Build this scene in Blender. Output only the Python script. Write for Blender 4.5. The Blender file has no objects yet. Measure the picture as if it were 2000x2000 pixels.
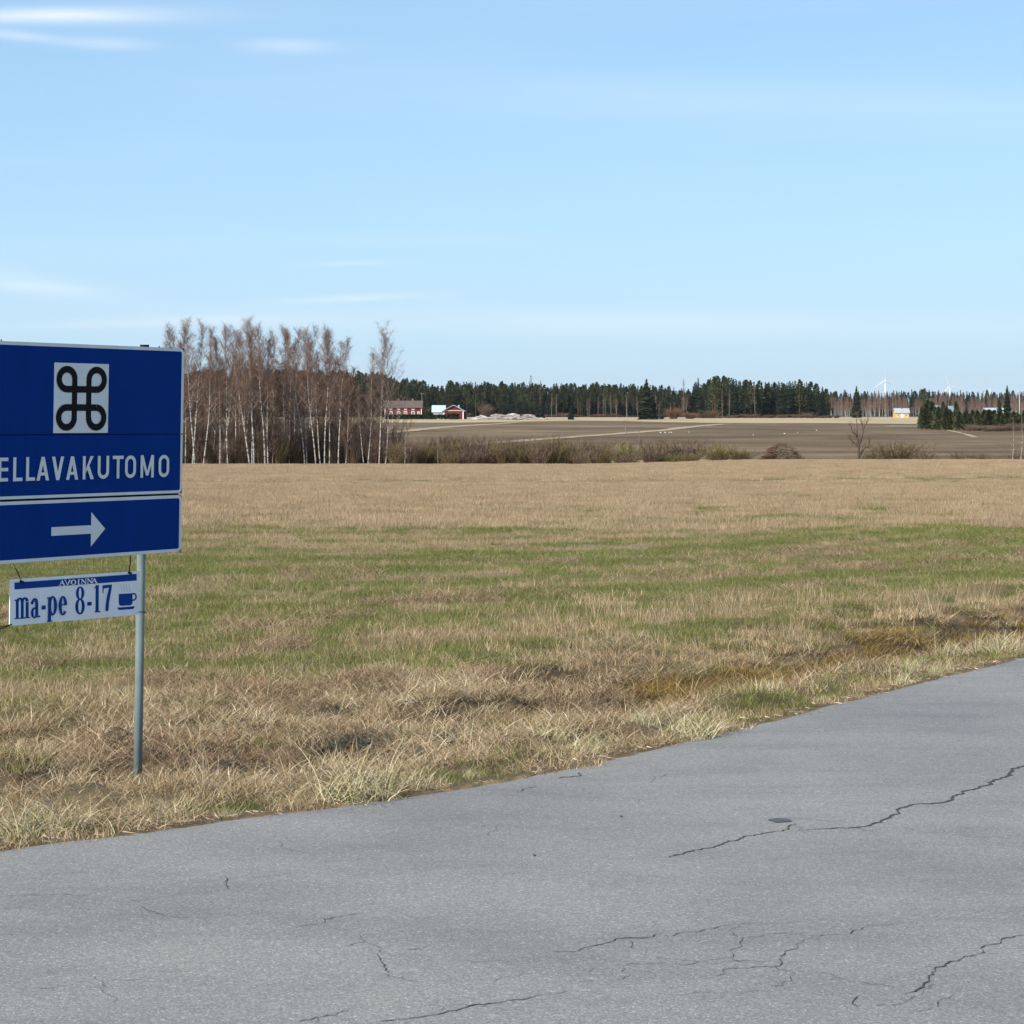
import bpy, math, random
import numpy as np
from mathutils import Vector, Matrix

random.seed(7)
RNG = np.random.default_rng(11)
R = math.radians
scene = bpy.context.scene
COL = scene.collection

# ---------------------------------------------------------------- camera, sky, sun, exposure
EYE = 2.0            # eye height above the asphalt, metres
FPX = 3850.0         # focal length in pixels of a 2000 px frame
HOR = 827.0          # row of the horizon in that frame
cam_data = bpy.data.cameras.new('camera')
cam = bpy.data.objects.new('camera', cam_data)
COL.objects.link(cam)
cam.location = (0, 0, EYE)
cam.rotation_euler = (R(90), 0, 0)
cam_data.sensor_width = 36.0
cam_data.lens = FPX / 2000 * 36.0
cam_data.shift_y = -(1000 - HOR) / 2000
cam_data.clip_start = 0.1
cam_data.clip_end = 40000
scene.camera = cam

SUN_EL = R(37)
SUN_H = (-0.669, -0.743)                       # where the sun stands (behind the camera, to its left)
world = bpy.data.worlds.new('World')
scene.world = world
world.use_nodes = True
SKY_STRENGTH = 0.115
sun_data = bpy.data.lights.new('sun', 'SUN')
sun = bpy.data.objects.new('sun', sun_data)
COL.objects.link(sun)
sun_data.energy = 4.8
sun_data.angle = R(0.53)
sun_data.color = (1.0, 0.945, 0.845)
sv = Vector((SUN_H[0] * math.cos(SUN_EL), SUN_H[1] * math.cos(SUN_EL), math.sin(SUN_EL)))
sun.rotation_euler = sv.to_track_quat('Z', 'Y').to_euler()
sun.location = sv * 60
scene.view_settings.view_transform = 'Standard'
scene.view_settings.look = 'None'
scene.view_settings.gamma = 1.0
scene.view_settings.use_curve_mapping = False
scene.view_settings.exposure = 0.5
scene.render.engine = 'CYCLES'
scene.cycles.max_bounces = 4
scene.cycles.diffuse_bounces = 2
scene.cycles.transparent_max_bounces = 4
scene.cycles.use_denoising = True
scene.cycles.use_adaptive_sampling = True
scene.cycles.adaptive_threshold = 0.015


# ---------------------------------------------------------------- node helpers
class NT:
    def __init__(self, tree):
        self.t = tree

    def n(self, kind, **kw):
        nd = self.t.nodes.new(kind)
        for k, v in kw.items():
            setattr(nd, k, v)
        return nd

    def l(self, a, b):
        self.t.links.new(a, b)

    def put(self, sock, v):
        if isinstance(v, bpy.types.NodeSocket):
            self.l(v, sock)
        elif v is not None:
            sock.default_value = v

    def math(self, op, a, b=None, c=None, clamp=False):
        nd = self.n('ShaderNodeMath', operation=op, use_clamp=clamp)
        self.put(nd.inputs[0], a)
        self.put(nd.inputs[1], b)
        self.put(nd.inputs[2], c)
        return nd.outputs[0]

    def ramp(self, fac, stops):
        nd = self.n('ShaderNodeValToRGB')
        el = nd.color_ramp.elements
        while len(el) < len(stops):
            el.new(0.5)
        for e, (p, c) in zip(el, stops):
            e.position = p
            e.color = (*c, 1) if len(c) == 3 else c
        self.put(nd.inputs[0], fac)
        return nd.outputs[0]

    def mix(self, fac, a, b, blend='MIX'):
        nd = self.n('ShaderNodeMix', data_type='RGBA', blend_type=blend)
        self.put(nd.inputs[0], fac)
        for s, v in ((nd.inputs[6], a), (nd.inputs[7], b)):
            if isinstance(v, tuple):
                v = (*v, 1) if len(v) == 3 else v
            self.put(s, v)
        return nd.outputs[2]

    def noise(self, vec, scale, detail=4, rough=0.55, dist=0.0):
        nd = self.n('ShaderNodeTexNoise')
        self.put(nd.inputs['Vector'], vec)
        nd.inputs['Scale'].default_value = scale
        nd.inputs['Detail'].default_value = detail
        nd.inputs['Roughness'].default_value = rough
        nd.inputs['Distortion'].default_value = dist
        return nd.outputs[0]

    def mapping(self, vec, scale=(1, 1, 1), rot=(0, 0, 0), loc=(0, 0, 0)):
        nd = self.n('ShaderNodeMapping')
        self.put(nd.inputs[0], vec)
        nd.inputs['Location'].default_value = loc
        nd.inputs['Rotation'].default_value = rot
        nd.inputs['Scale'].default_value = scale
        return nd.outputs[0]

    def bump(self, h, strength, dist):
        nd = self.n('ShaderNodeBump')
        nd.inputs['Strength'].default_value = strength
        nd.inputs['Distance'].default_value = dist
        self.put(nd.inputs['Height'], h)
        return nd.outputs[0]


def mat(name):
    m = bpy.data.materials.new(name)
    m.use_nodes = True
    m.node_tree.nodes.clear()
    t = NT(m.node_tree)
    out = t.n('ShaderNodeOutputMaterial')
    return m, t, out


def pbr(t, out, color, rough=0.8, spec=0.3, normal=None, metal=0.0):
    b = t.n('ShaderNodeBsdfPrincipled')
    if isinstance(color, tuple):
        color = (*color, 1)
    t.put(b.inputs['Base Color'], color)
    t.put(b.inputs['Roughness'], rough)
    b.inputs['Specular IOR Level'].default_value = spec
    b.inputs['Metallic'].default_value = metal
    if normal is not None:
        t.l(normal, b.inputs['Normal'])
    t.l(b.outputs[0], out.inputs[0])
    return b


def plain(name, color, rough=0.7, spec=0.3, var=0.12, scale=6.0, metal=0.0):
    """one paint with a little unevenness and grime"""
    m, t, out = mat(name)
    tc = t.n('ShaderNodeTexCoord').outputs['Object']
    f = t.noise(tc, scale, 5, 0.6)
    lo = tuple(c * (1 - var) for c in color)
    hi = tuple(min(1, c * (1 + var)) for c in color)
    c = t.ramp(f, [(0.3, lo), (0.7, hi)])
    pbr(t, out, c, rough, spec, None, metal)
    return m


def leafy(name, cols, transl=0.3, inst=0.35, rough=1.0):
    """thin blades, needles, twigs: colour differs from piece to piece and from clump to clump"""
    m, t, out = mat(name)
    g = t.n('ShaderNodeNewGeometry').outputs['Random Per Island']
    oi = t.n('ShaderNodeObjectInfo').outputs['Random']
    n = len(cols)
    c = t.ramp(g, [(i / max(1, n - 1), col) for i, col in enumerate(cols)])
    k = t.math('MULTIPLY_ADD', oi, inst, 1 - inst / 2)
    hs = t.n('ShaderNodeHueSaturation')
    hs.inputs['Hue'].default_value = 0.5
    t.l(k, hs.inputs['Value'])
    t.l(c, hs.inputs['Color'])
    d = t.n('ShaderNodeBsdfDiffuse')
    t.l(hs.outputs[0], d.inputs[0])
    if transl > 0:
        tr = t.n('ShaderNodeBsdfTranslucent')
        t.l(hs.outputs[0], tr.inputs[0])
        mx = t.n('ShaderNodeMixShader')
        mx.inputs[0].default_value = transl
        t.l(d.outputs[0], mx.inputs[1])
        t.l(tr.outputs[0], mx.inputs[2])
        t.l(mx.outputs[0], out.inputs[0])
    else:
        t.l(d.outputs[0], out.inputs[0])
    return m


# ---------------------------------------------------------------- the sky: clear blue with thin high cloud
wt = NT(world.node_tree)
world.node_tree.nodes.clear()
wout = wt.n('ShaderNodeOutputWorld')
bg = wt.n('ShaderNodeBackground')
bg.inputs[1].default_value = SKY_STRENGTH
sky = wt.n('ShaderNodeTexSky', sky_type='NISHITA')
sky.sun_disc = False
sky.sun_elevation = SUN_EL
sky.sun_rotation = math.atan2(SUN_H[0], SUN_H[1])
sky.altitude = 900
sky.air_density = 1.0
sky.dust_density = 0.4
sky.ozone_density = 2.6
wdir = wt.n('ShaderNodeTexCoord').outputs['Generated']
sep = wt.n('ShaderNodeSeparateXYZ')
wt.l(wdir, sep.inputs[0])
zz = wt.math('MAXIMUM', sep.outputs[2], 0.0)
zz = wt.math('ADD', zz, 0.05)
comb = wt.n('ShaderNodeCombineXYZ')
wt.l(wt.math('DIVIDE', sep.outputs[0], zz), comb.inputs[0])
wt.l(wt.math('DIVIDE', sep.outputs[1], zz), comb.inputs[1])
cn = wt.noise(wt.mapping(comb.outputs[0], (0.55, 1.25, 1), (0, 0, R(8)), (3.1, 0.4, 0)), 0.62, 4, 0.6)
cf = wt.math('MINIMUM', wt.math('MULTIPLY', wt.math('MAXIMUM', wt.math('SUBTRACT', cn, 0.52), 0.0), 0.45), 0.2)
# a few wisps that stand where the photograph has them
yy_ = wt.math('MAXIMUM', sep.outputs[1], 0.05)
tx = wt.math('DIVIDE', sep.outputs[0], yy_)
tz = wt.math('DIVIDE', sep.outputs[2], yy_)
wn = wt.noise(wt.mapping(wdir, (9, 9, 95)), 1.0, 3, 0.55)
wisps = 0.0
for (u, v, su, sw, slope, amp) in ((110, 31, 240, 15, -0.005, 0.75), (215, 86, 85, 12, 0.03, 0.35), (20, 68, 100, 10, 0.10, 0.4),
                                   (560, 90, 95, 14, 0.02, 0.33), (40, 552, 160, 20, 0.14, 0.45),
                                   (700, 514, 85, 5, -0.03, 0.33), (680, 583, 170, 7, -0.05, 0.33),
                                   (1250, 632, 800, 26, 0.01, 0.34), (330, 628, 260, 10, -0.03, 0.3), (1350, 195, 900, 50, 0.02, 0.14)):
    cu, cv = (u - 1000) / FPX, (HOR - v) / FPX
    ku, kv = FPX / su, FPX / sw
    dx = wt.math('MULTIPLY_ADD', tx, ku, -cu * ku)
    dz = wt.math('MULTIPLY_ADD', tz, kv, wt.math('MULTIPLY_ADD', tx, slope * kv, -(cv + slope * cu) * kv))
    e = wt.math('MULTIPLY_ADD', dx, dx, wt.math('MULTIPLY', dz, dz))
    wisps = wt.math('MULTIPLY_ADD', wt.math('POWER', 0.3679, e), amp, wisps)
wisps = wt.math('MULTIPLY', wisps, wt.math('MULTIPLY_ADD', wn, 1.7, 0.05))
cf = wt.math('MAXIMUM', wt.math('ADD', cf, wisps), 0.0, clamp=True)
# pale veil of thin haze that thickens towards the horizon all round
zc = wt.math('MAXIMUM', sep.outputs[2], 0.0)
veil = wt.math('MULTIPLY_ADD', wt.math('EXPONENT', wt.math('MULTIPLY', zc, -7.0)), 0.55, 0.35)
sc = wt.mix(veil, sky.outputs[0], (0.265 / SKY_STRENGTH, 0.485 / SKY_STRENGTH, 0.69 / SKY_STRENGTH, 1))
veil2 = wt.math('MULTIPLY', wt.math('EXPONENT', wt.math('MULTIPLY', zc, -17.0)), 0.78)
sc = wt.mix(veil2, sc, (0.50 / SKY_STRENGTH, 0.615 / SKY_STRENGTH, 0.70 / SKY_STRENGTH, 1))
sc = wt.mix(cf, sc, (0.66 / SKY_STRENGTH, 0.72 / SKY_STRENGTH, 0.78 / SKY_STRENGTH, 1))
wt.l(sc, bg.inputs[0])
wt.l(bg.outputs[0], wout.inputs[0])


# ---------------------------------------------------------------- noise, terrain
_TAB = np.random.default_rng(3).random((256, 256))


def vnoise(x, y, seed=0):
    x = np.asarray(x, float) + seed * 17.31
    y = np.asarray(y, float) + seed * 7.77
    xi, yi = np.floor(x).astype(int), np.floor(y).astype(int)
    fx, fy = x - xi, y - yi
    fx, fy = fx * fx * (3 - 2 * fx), fy * fy * (3 - 2 * fy)
    a, b = xi % 256, yi % 256
    a1, b1 = (a + 1) % 256, (b + 1) % 256
    return (_TAB[a, b] * (1 - fx) + _TAB[a1, b] * fx) * (1 - fy) + (_TAB[a, b1] * (1 - fx) + _TAB[a1, b1] * fx) * fy


def fbm(x, y, seed=0, oct=3):
    s, a, t = 0, 1, 0
    for i in range(oct):
        s = s + a * vnoise(x * 2 ** i, y * 2 ** i, seed + i * 5)
        t += a
        a *= 0.5
    return s / t


def sstep(a, b, x):
    t = np.clip((np.asarray(x, float) - a) / (b - a), 0, 1)
    return t * t * (3 - 2 * t)


def px(u, v, z=0.0):
    """the point at height z that the photograph shows in column u, row v"""
    D = (EYE - z) * FPX / (v - HOR)
    return ((u - 1000) / FPX * D, D)


EDGE = [(-80.0, -47.0)] + [px(0, 1660), px(330, 1617), px(620, 1576), px(830, 1549), px(1000, 1517), px(1180, 1487), px(1320, 1452),
                            px(1440, 1419), px(1640, 1366), px(1800, 1328, -0.03), px(2000, 1284, -0.08)]
_e = EDGE[-1]
EDGE += [(_e[0] + 0.604 * 60, _e[1] + 0.797 * 60), (_e[0] + 0.604 * 400, _e[1] + 0.797 * 400)]
EDGE_A = np.array(EDGE)


def edge_s(x, y):
    """signed distance from the edge of the asphalt: positive on the field side"""
    x, y = np.broadcast_arrays(np.asarray(x, float), np.asarray(y, float))
    best = np.full(x.shape, 1e18)
    sign = np.ones(x.shape)
    for (ax, ay), (bx, by) in zip(EDGE[:-1], EDGE[1:]):
        dx, dy = bx - ax, by - ay
        L2 = dx * dx + dy * dy
        t = np.clip(((x - ax) * dx + (y - ay) * dy) / L2, 0, 1)
        qx, qy = x - ax - t * dx, y - ay - t * dy
        d = qx * qx + qy * qy
        cr = dx * (y - ay) - dy * (x - ax)
        m = d < best
        best = np.where(m, d, best)
        sign = np.where(m, np.where(cr >= 0, 1.0, -1.0), sign)
    return np.sqrt(best) * sign


PY = [-1e6, 12, 20, 60, 120, 196, 201, 208, 222, 236, 300, 400, 600, 750, 900, 1300, 3000, 7000, 16000, 1e6]
PZ = [0, 0, -0.10, -0.62, -1.32, -2.15, -2.22, -3.1, -3.0, -2.12, -1.35, -0.35, 1.9, 4.0, 4.9, 6.5, 9.0, 16, 30, 30]


def base_z(x, y):
    z = np.interp(y, PY, PZ)
    z = z + 0.45 * sstep(6, 28, x) * sstep(50, 196, y) * (1 - sstep(203, 260, y))
    return z


def ground_z(x, y):
    x, y = np.broadcast_arrays(np.asarray(x, float), np.asarray(y, float))
    z = base_z(x, y)
    s = edge_s(x, y)
    near = 1 - sstep(60, 110, y)
    depth = 0.08 + 0.24 * sstep(-1.0, 4.0, x)
    v = -0.012 - 0.02 * sstep(0, 0.3, s) - 0.10 * sstep(0.4, 2.4, s)
    v = v - depth * sstep(0.55, 1.5, s) * (1 - sstep(1.9, 2.9, s))
    hum = ((fbm(x * 1.5, y * 1.5, 2) - 0.5) * 0.38 + (vnoise(x * 4.0, y * 4.0, 8) - 0.5) * 0.14) * sstep(0.25, 0.8, s) * (1 - sstep(3.4, 5.5, s))
    hum = hum + (fbm(x * 0.5, y * 0.9, 5) - 0.5) * 0.14 * sstep(3, 6, s) * near
    field = z + (v + hum) * np.where(y < 110, 1.0, near)
    road = z - 0.06
    return np.where(s > 0, field, np.where(s > -13, road, z - 0.05))


def at(u, v):
    """where the line of sight through column u, row v meets the ground"""
    ys = np.geomspace(4, 4000, 6000)
    xs = (u - 1000) / FPX * ys
    zr = EYE - (v - HOR) / FPX * ys
    below = np.nonzero(zr < ground_z(xs, ys))[0]
    i = below[0] if len(below) else len(ys) - 1
    return float(xs[i]), float(ys[i]), float(ground_z(xs[i], ys[i]))


def on(u, D):
    x = (u - 1000) / FPX * D
    return x, D, float(ground_z(x, D))


def zat(v, D):
    return EYE - (v - HOR) / FPX * D


# ---------------------------------------------------------------- mesh helpers
class MB:
    def __init__(self):
        self.v, self.f = [], []

    def add(self, verts, faces):
        o = len(self.v)
        self.v += [tuple(p) for p in verts]
        self.f += [tuple(i + o for i in f) for f in faces]

    def arr(self, V, F):
        self.add(V.tolist() if hasattr(V, 'tolist') else V, F.tolist() if hasattr(F, 'tolist') else F)

    def box(self, x0, x1, y0, y1, z0, z1):
        self.add([(x0, y0, z0), (x1, y0, z0), (x1, y1, z0), (x0, y1, z0), (x0, y0, z1), (x1, y0, z1), (x1, y1, z1), (x0, y1, z1)],
                 [(0, 3, 2, 1), (4, 5, 6, 7), (0, 1, 5, 4), (1, 2, 6, 5), (2, 3, 7, 6), (3, 0, 4, 7)])

    def tube(self, pts, rad, n=8, caps=True):
        pts = [Vector(p) for p in pts]
        if not hasattr(rad, '__len__'):
            rad = [rad] * len(pts)
        ring, V, F = [], [], []
        for i, p in enumerate(pts):
            d = (pts[min(i + 1, len(pts) - 1)] - pts[max(i - 1, 0)]).normalized()
            a = d.orthogonal().normalized() if abs(d.z) < 0.9 else Vector((1, 0, 0)).cross(d).normalized()
            b = d.cross(a)
            for k in range(n):
                w = 2 * math.pi * k / n
                V.append(p + (a * math.cos(w) + b * math.sin(w)) * rad[i])
        for i in range(len(pts) - 1):
            for k in range(n):
                k2 = (k + 1) % n
                F.append((i * n + k, i * n + k2, (i + 1) * n + k2, (i + 1) * n + k))
        if caps:
            F.append(tuple(range(n - 1, -1, -1)))
            F.append(tuple((len(pts) - 1) * n + k for k in range(n)))
        self.add(V, F)

    def mesh(self, name, material, smooth=False):
        me = bpy.data.meshes.new(name)
        me.from_pydata(self.v, [], self.f)
        if material is not None:
            me.materials.append(material)
        if smooth:
            me.polygons.foreach_set('use_smooth', [True] * len(me.polygons))
        me.update()
        return me

    def build(self, name, material, parent=None, smooth=False):
        return obj(name, self.mesh(name, material, smooth), parent)


def obj(name, me, parent=None):
    o = bpy.data.objects.new(name, me)
    COL.objects.link(o)
    if parent is not None:
        o.parent = parent
    return o


def tag(o, label=None, cat=None, group=None, kind=None):
    for k, v in (('label', label), ('category', cat), ('group', group), ('kind', kind)):
        if v:
            o[k] = v
    return o


def thing(name, loc, rz=0.0, label=None, cat=None, group=None):
    o = bpy.data.objects.new(name, None)
    COL.objects.link(o)
    o.empty_display_size = 0.3
    o.location = loc
    o.rotation_euler = (0, 0, rz)
    return tag(o, label, cat, group)


def grid_mesh(name, X, Y, Z, material, smooth=True):
    r, c = X.shape
    V = np.stack([X, Y, Z], -1).reshape(-1, 3)
    i = np.arange(r * c).reshape(r, c)
    F = np.stack([i[:-1, :-1], i[:-1, 1:], i[1:, 1:], i[1:, :-1]], -1).reshape(-1, 4)
    me = bpy.data.meshes.new(name)
    me.vertices.add(len(V))
    me.vertices.foreach_set('co', V.ravel())
    me.loops.add(F.size)
    me.loops.foreach_set('vertex_index', F.ravel().astype(np.int32))
    me.polygons.add(len(F))
    me.polygons.foreach_set('loop_start', np.arange(0, F.size, 4, dtype=np.int32))
    me.polygons.foreach_set('use_smooth', np.full(len(F), smooth))
    me.update(calc_edges=True)
    me.validate()
    me.materials.append(material)
    return me


# ---------------------------------------------------------------- ground materials
def field_w(x, y):
    return y - 1.3 * 2.2 * np.logaddexp(0, np.asarray(x) / 2.2)


def green_amount(x, y):
    """how much living grass grows between the stubble: strips that follow the drilling"""
    x, y = np.asarray(x, float), np.asarray(y, float)
    w = field_w(x, y) + (fbm(x * 0.09, y * 0.09, 9) - 0.5) * 3.5
    g = np.interp(w, [8, 12, 16, 18, 20, 23, 26, 27.5, 29, 34, 37.0, 38.0, 43, 47, 52, 60, 66, 80, 95, 140, 210],
                     [.60, .58, .54, .50, .66, .72, .70, .54, .74, .78, .70, .26, .30, .56, .32, .46, .26, .24, .08, .0, .0])
    g = g + (0.10 + 0.33 * np.sin(w * 2 * np.pi / 3.4 + 1.5 * vnoise(x * 0.1, w * 0.05, 77))) * (1 - sstep(38, 60, w))
    n = fbm(x * 0.16, w * 0.9, 4)
    n2 = fbm(x * 0.9, y * 0.7, 14)
    return np.clip(g + (n - 0.5) * 1.1 * np.clip(g * 2.2, 0, 1) + (n2 - 0.5) * 0.4 * np.clip(g * 3, 0, 1), 0, 1)


m_ground, t, out = mat('earth_and_thatch')
tc = t.n('ShaderNodeNewGeometry').outputs['Position']
att = t.n('ShaderNodeAttribute', attribute_name='green').outputs['Fac']
n1 = t.noise(tc, 3.0, 6, 0.65)
n2 = t.noise(tc, 0.35, 4, 0.6)
straw = t.ramp(n1, [(0.25, (0.10, 0.068, 0.038)), (0.5, (0.25, 0.18, 0.10)), (0.75, (0.34, 0.26, 0.16))])
grn = t.ramp(n1, [(0.25, (0.05, 0.055, 0.018)), (0.55, (0.085, 0.10, 0.028)), (0.8, (0.14, 0.14, 0.055))])
c = t.mix(att, straw, grn)
vrg = t.n('ShaderNodeAttribute', attribute_name='verge').outputs['Fac']
c = t.mix(vrg, c, t.ramp(n1, [(0.25, (0.030, 0.022, 0.014)), (0.55, (0.075, 0.052, 0.03)), (0.8, (0.15, 0.105, 0.062))]))
c = t.mix(t.math('MULTIPLY', n2, 0.35), c, (0.30, 0.24, 0.15))
pbr(t, out, c, 0.95, 0.1, t.bump(n1, 0.7, 0.08))

m_road, t, out = mat('old_asphalt')
tc = t.n('ShaderNodeNewGeometry').outputs['Position']
vor = t.n('ShaderNodeTexVoronoi', feature='F1')
t.l(tc, vor.inputs['Vector'])
vor.inputs['Scale'].default_value = 125
stone = t.n('ShaderNodeSeparateColor')
t.l(vor.outputs['Color'], stone.inputs[0])
agg = t.ramp(stone.outputs[0], [(0.0, (0.145, 0.139, 0.131)), (0.35, (0.20, 0.192, 0.182)), (0.75, (0.237, 0.228, 0.216)), (0.94, (0.285, 0.274, 0.26)), (1.0, (0.40, 0.385, 0.36))])
big = t.noise(tc, 0.55, 5, 0.6, 0.4)
mid = t.noise(t.mapping(tc, (0.7, 2.4, 1), (0, 0, R(-40))), 0.9, 5, 0.65)
fine = t.noise(tc, 30, 4, 0.7)
c = t.mix(t.ramp(fine, [(0.35, (0, 0, 0)), (0.7, (0.55, 0.55, 0.55))]), agg, (0.19, 0.183, 0.173))
c = t.mix(1.0, c, t.ramp(big, [(0.28, (0.84, 0.84, 0.86)), (0.5, (0.98, 0.98, 0.985)), (0.72, (1.13, 1.11, 1.08))]), 'MULTIPLY')
c = t.mix(1.0, c, t.ramp(mid, [(0.25, (0.80, 0.80, 0.81)), (0.5, (1, 1, 0.995)), (0.8, (1.11, 1.10, 1.08))]), 'MULTIPLY')
crk = t.n('ShaderNodeTexVoronoi', feature='DISTANCE_TO_EDGE')
wob = t.n('ShaderNodeMix', data_type='VECTOR')
wob.inputs[0].default_value = 0.28
t.l(tc, wob.inputs[4])
nz = t.n('ShaderNodeTexNoise')
nz.inputs['Scale'].default_value = 2.2
nz.inputs['Detail'].default_value = 6
t.l(tc, nz.inputs['Vector'])
t.l(nz.outputs['Color'], wob.inputs[5])
t.l(wob.outputs[1], crk.inputs['Vector'])
crk.inputs['Scale'].default_value = 1.6
hair = t.math('LESS_THAN', crk.outputs['Distance'], 0.0035)
where = t.math('GREATER_THAN', t.noise(tc, 0.8, 3, 0.5), 0.60)
hair = t.math('MULTIPLY', hair, where)
c = t.mix(t.math('MULTIPLY', hair, 0.55), c, (0.05, 0.05, 0.052))
hgt = t.math('SUBTRACT', t.math('MULTIPLY', vor.outputs['Distance'], -1.0), t.math('MULTIPLY', hair, 0.6))
pbr(t, out, c, 0.82, 0.35, t.bump(hgt, 0.15, 0.006))

m_crack = plain('crack_dirt', (0.072, 0.068, 0.063), 0.95, 0.05, 0.4, 40)
m_patch = plain('tar_spot', (0.07, 0.075, 0.085), 0.6, 0.3, 0.2, 30)

m_plough, t, out = mat('ploughed_soil')
tc = t.n('ShaderNodeNewGeometry').outputs['Position']
f1 = t.noise(t.mapping(tc, (0.022, 0.030, 1), (0, 0, R(7))), 1.0, 6, 0.62, 0.8)
f2 = t.noise(t.mapping(tc, (0.09, 0.30, 1), (0, 0, R(14))), 1.0, 5, 0.65, 0.5)
f3 = t.noise(tc, 1.1, 3, 0.7)
c = t.ramp(f1, [(0.32, (0.088, 0.058, 0.032)), (0.46, (0.124, 0.085, 0.048)), (0.58, (0.176, 0.124, 0.072)), (0.72, (0.25, 0.182, 0.108))])
c = t.mix(1.0, c, t.ramp(f2, [(0.3, (0.78, 0.78, 0.8)), (0.7, (1.2, 1.18, 1.15))]), 'MULTIPLY')
c = t.mix(1.0, c, t.ramp(f3, [(0.3, (0.8, 0.8, 0.8)), (0.7, (1.2, 1.2, 1.2))]), 'MULTIPLY')
pbr(t, out, c, 0.95, 0.1)

m_dryf, t, out = mat('far_dry_grass')
tc = t.n('ShaderNodeNewGeometry').outputs['Position']
f1 = t.noise(t.mapping(tc, (0.03, 0.12, 1)), 1.0, 6, 0.6)
f3 = t.noise(tc, 1.6, 3, 0.7)
c = t.ramp(f1, [(0.3, (0.33, 0.25, 0.15)), (0.7, (0.46, 0.36, 0.23))])
c = t.mix(1.0, c, t.ramp(f3, [(0.3, (0.8, 0.8, 0.8)), (0.7, (1.15, 1.15, 1.15))]), 'MULTIPLY')
pbr(t, out, c, 0.95, 0.1)
m_track = plain('pale_track', (0.34, 0.26, 0.17), 0.95, 0.1, 0.25, 0.4)
m_snow = plain('pale_sand', (0.56, 0.51, 0.44), 0.9, 0.1, 0.12, 0.3)

# ---------------------------------------------------------------- ground sheet, out to the horizon
ang_f = np.linspace(-R(24), R(24), 300)
ang_b = np.linspace(R(24), 2 * math.pi - R(24), 74)[1:]
ang = np.concatenate([ang_f, ang_b])
rad = np.concatenate([[0.01], np.geomspace(1.0, 11200, 625)])
rad = np.sort(np.concatenate([rad, np.linspace(9.0, 30, 160), np.arange(194, 240, 1.5)]))
A, Q = np.meshgrid(ang, rad)
X, Y = np.sin(A) * Q, np.cos(A) * Q
Z = ground_z(X, Y)
ground = obj('ground', grid_mesh('ground', X, Y, Z, m_ground))
tag(ground, kind='structure')
ga = ground.data.attributes.new('green', 'FLOAT', 'POINT')
gv = ground.data.attributes.new('verge', 'FLOAT', 'POINT')
_s = edge_s(X, Y)
gv.data.foreach_set('value', (sstep(-0.1, 0.1, _s) * (1 - sstep(3.5, 5.0, _s))).ravel().astype(np.float32))
ga.data.foreach_set('value', (green_amount(X, Y) * (edge_s(X, Y) > 3)).ravel().astype(np.float32))

# ---------------------------------------------------------------- the road with its ragged edge, cracks and spots
ep = []
for (ax, ay), (bx, by) in zip(EDGE[:-1], EDGE[1:]):
    n = max(2, int(math.hypot(bx - ax, by - ay) / (0.09 if ay > -2 and by < 40 else 1.5)))
    for k in range(n):
        ep.append((ax + (bx - ax) * k / n, ay + (by - ay) * k / n))
ep = np.array(ep)
for _ in range(25):
    ep[1:-1] = 0.5 * ep[1:-1] + 0.25 * (ep[:-2] + ep[2:])
tg = np.gradient(ep, axis=0)
tg /= np.linalg.norm(tg, axis=1)[:, None]
nr = np.stack([-tg[:, 1], tg[:, 0]], -1)
arc = np.cumsum(np.r_[0, np.linalg.norm(np.diff(ep, axis=0), axis=1)])
jit = (fbm(arc * 0.9, arc * 0, 21) - 0.5) * 0.10 + (vnoise(arc * 7, arc * 0, 23) - 0.5) * 0.05
ep = ep + nr * jit[:, None]
offs = np.array([0, 0.0, 0.15, 0.5, 1.2, 2.5, 4, 6, 8, 10, 12.0])
RX = ep[:, 0][:, None] - nr[:, 0][:, None] * offs[None, :]
RY = ep[:, 1][:, None] - nr[:, 1][:, None] * offs[None, :]
RZ = base_z(RX, RY) + np.where(offs < 0.1, -0.012, 0)[None, :]
RZ[:, 0] -= 0.12
RX[:, 0] += nr[:, 0] * 0.02
RY[:, 0] += nr[:, 1] * 0.02
road = obj('road', grid_mesh('road', RX, RY, RZ, m_road, False))
tag(road, kind='structure')


def crack(pts, w0, w1, seed):
    rr = random.Random(seed)
    P = [Vector((*px(u, v), 0)) for u, v in pts]
    line = []
    for a, b in zip(P[:-1], P[1:]):
        n = max(2, int((b - a).length / 0.022))
        for k in range(n):
            line.append(a.lerp(b, k / n))
    line.append(P[-1])
    V, F = [], []
    off = 0
    for i, p in enumerate(line):
        d = (line[min(i + 1, len(line) - 1)] - line[max(i - 1, 0)]).normalized()
        nn = Vector((-d.y, d.x, 0))
        off = off * 0.75 + rr.uniform(-1, 1) * 0.014
        f = i / (len(line) - 1)
        taper = min(1, 12 * f + 0.3, 12 * (1 - f) + 0.3)
        w = (w0 + (w1 - w0) * f) * (rr.uniform(0.15, 1.0) if w1 < 0.011 else rr.uniform(0.45, 1.0)) * taper * (0.75 if w1 < 0.03 else 0.85)
        q = p + nn * off
        z = float(base_z(q.x, q.y)) + 0.003
        V += [(q.x + nn.x * w / 2, q.y + nn.y * w / 2, z), (q.x - nn.x * w / 2, q.y - nn.y * w / 2, z)]
        if i:
            F.append((2 * i - 2, 2 * i - 1, 2 * i + 1, 2 * i))
    mb = MB()
    mb.add(V, F)
    return mb.build('crack', m_crack, road)


def c2(x, y):      # points read off an enlarged right half of the asphalt
    return (1000 + x / 1.932, 1480 + y / 1.932)


def c3(x, y):
    return (x / 1.932, 1480 + y / 1.932)


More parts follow.
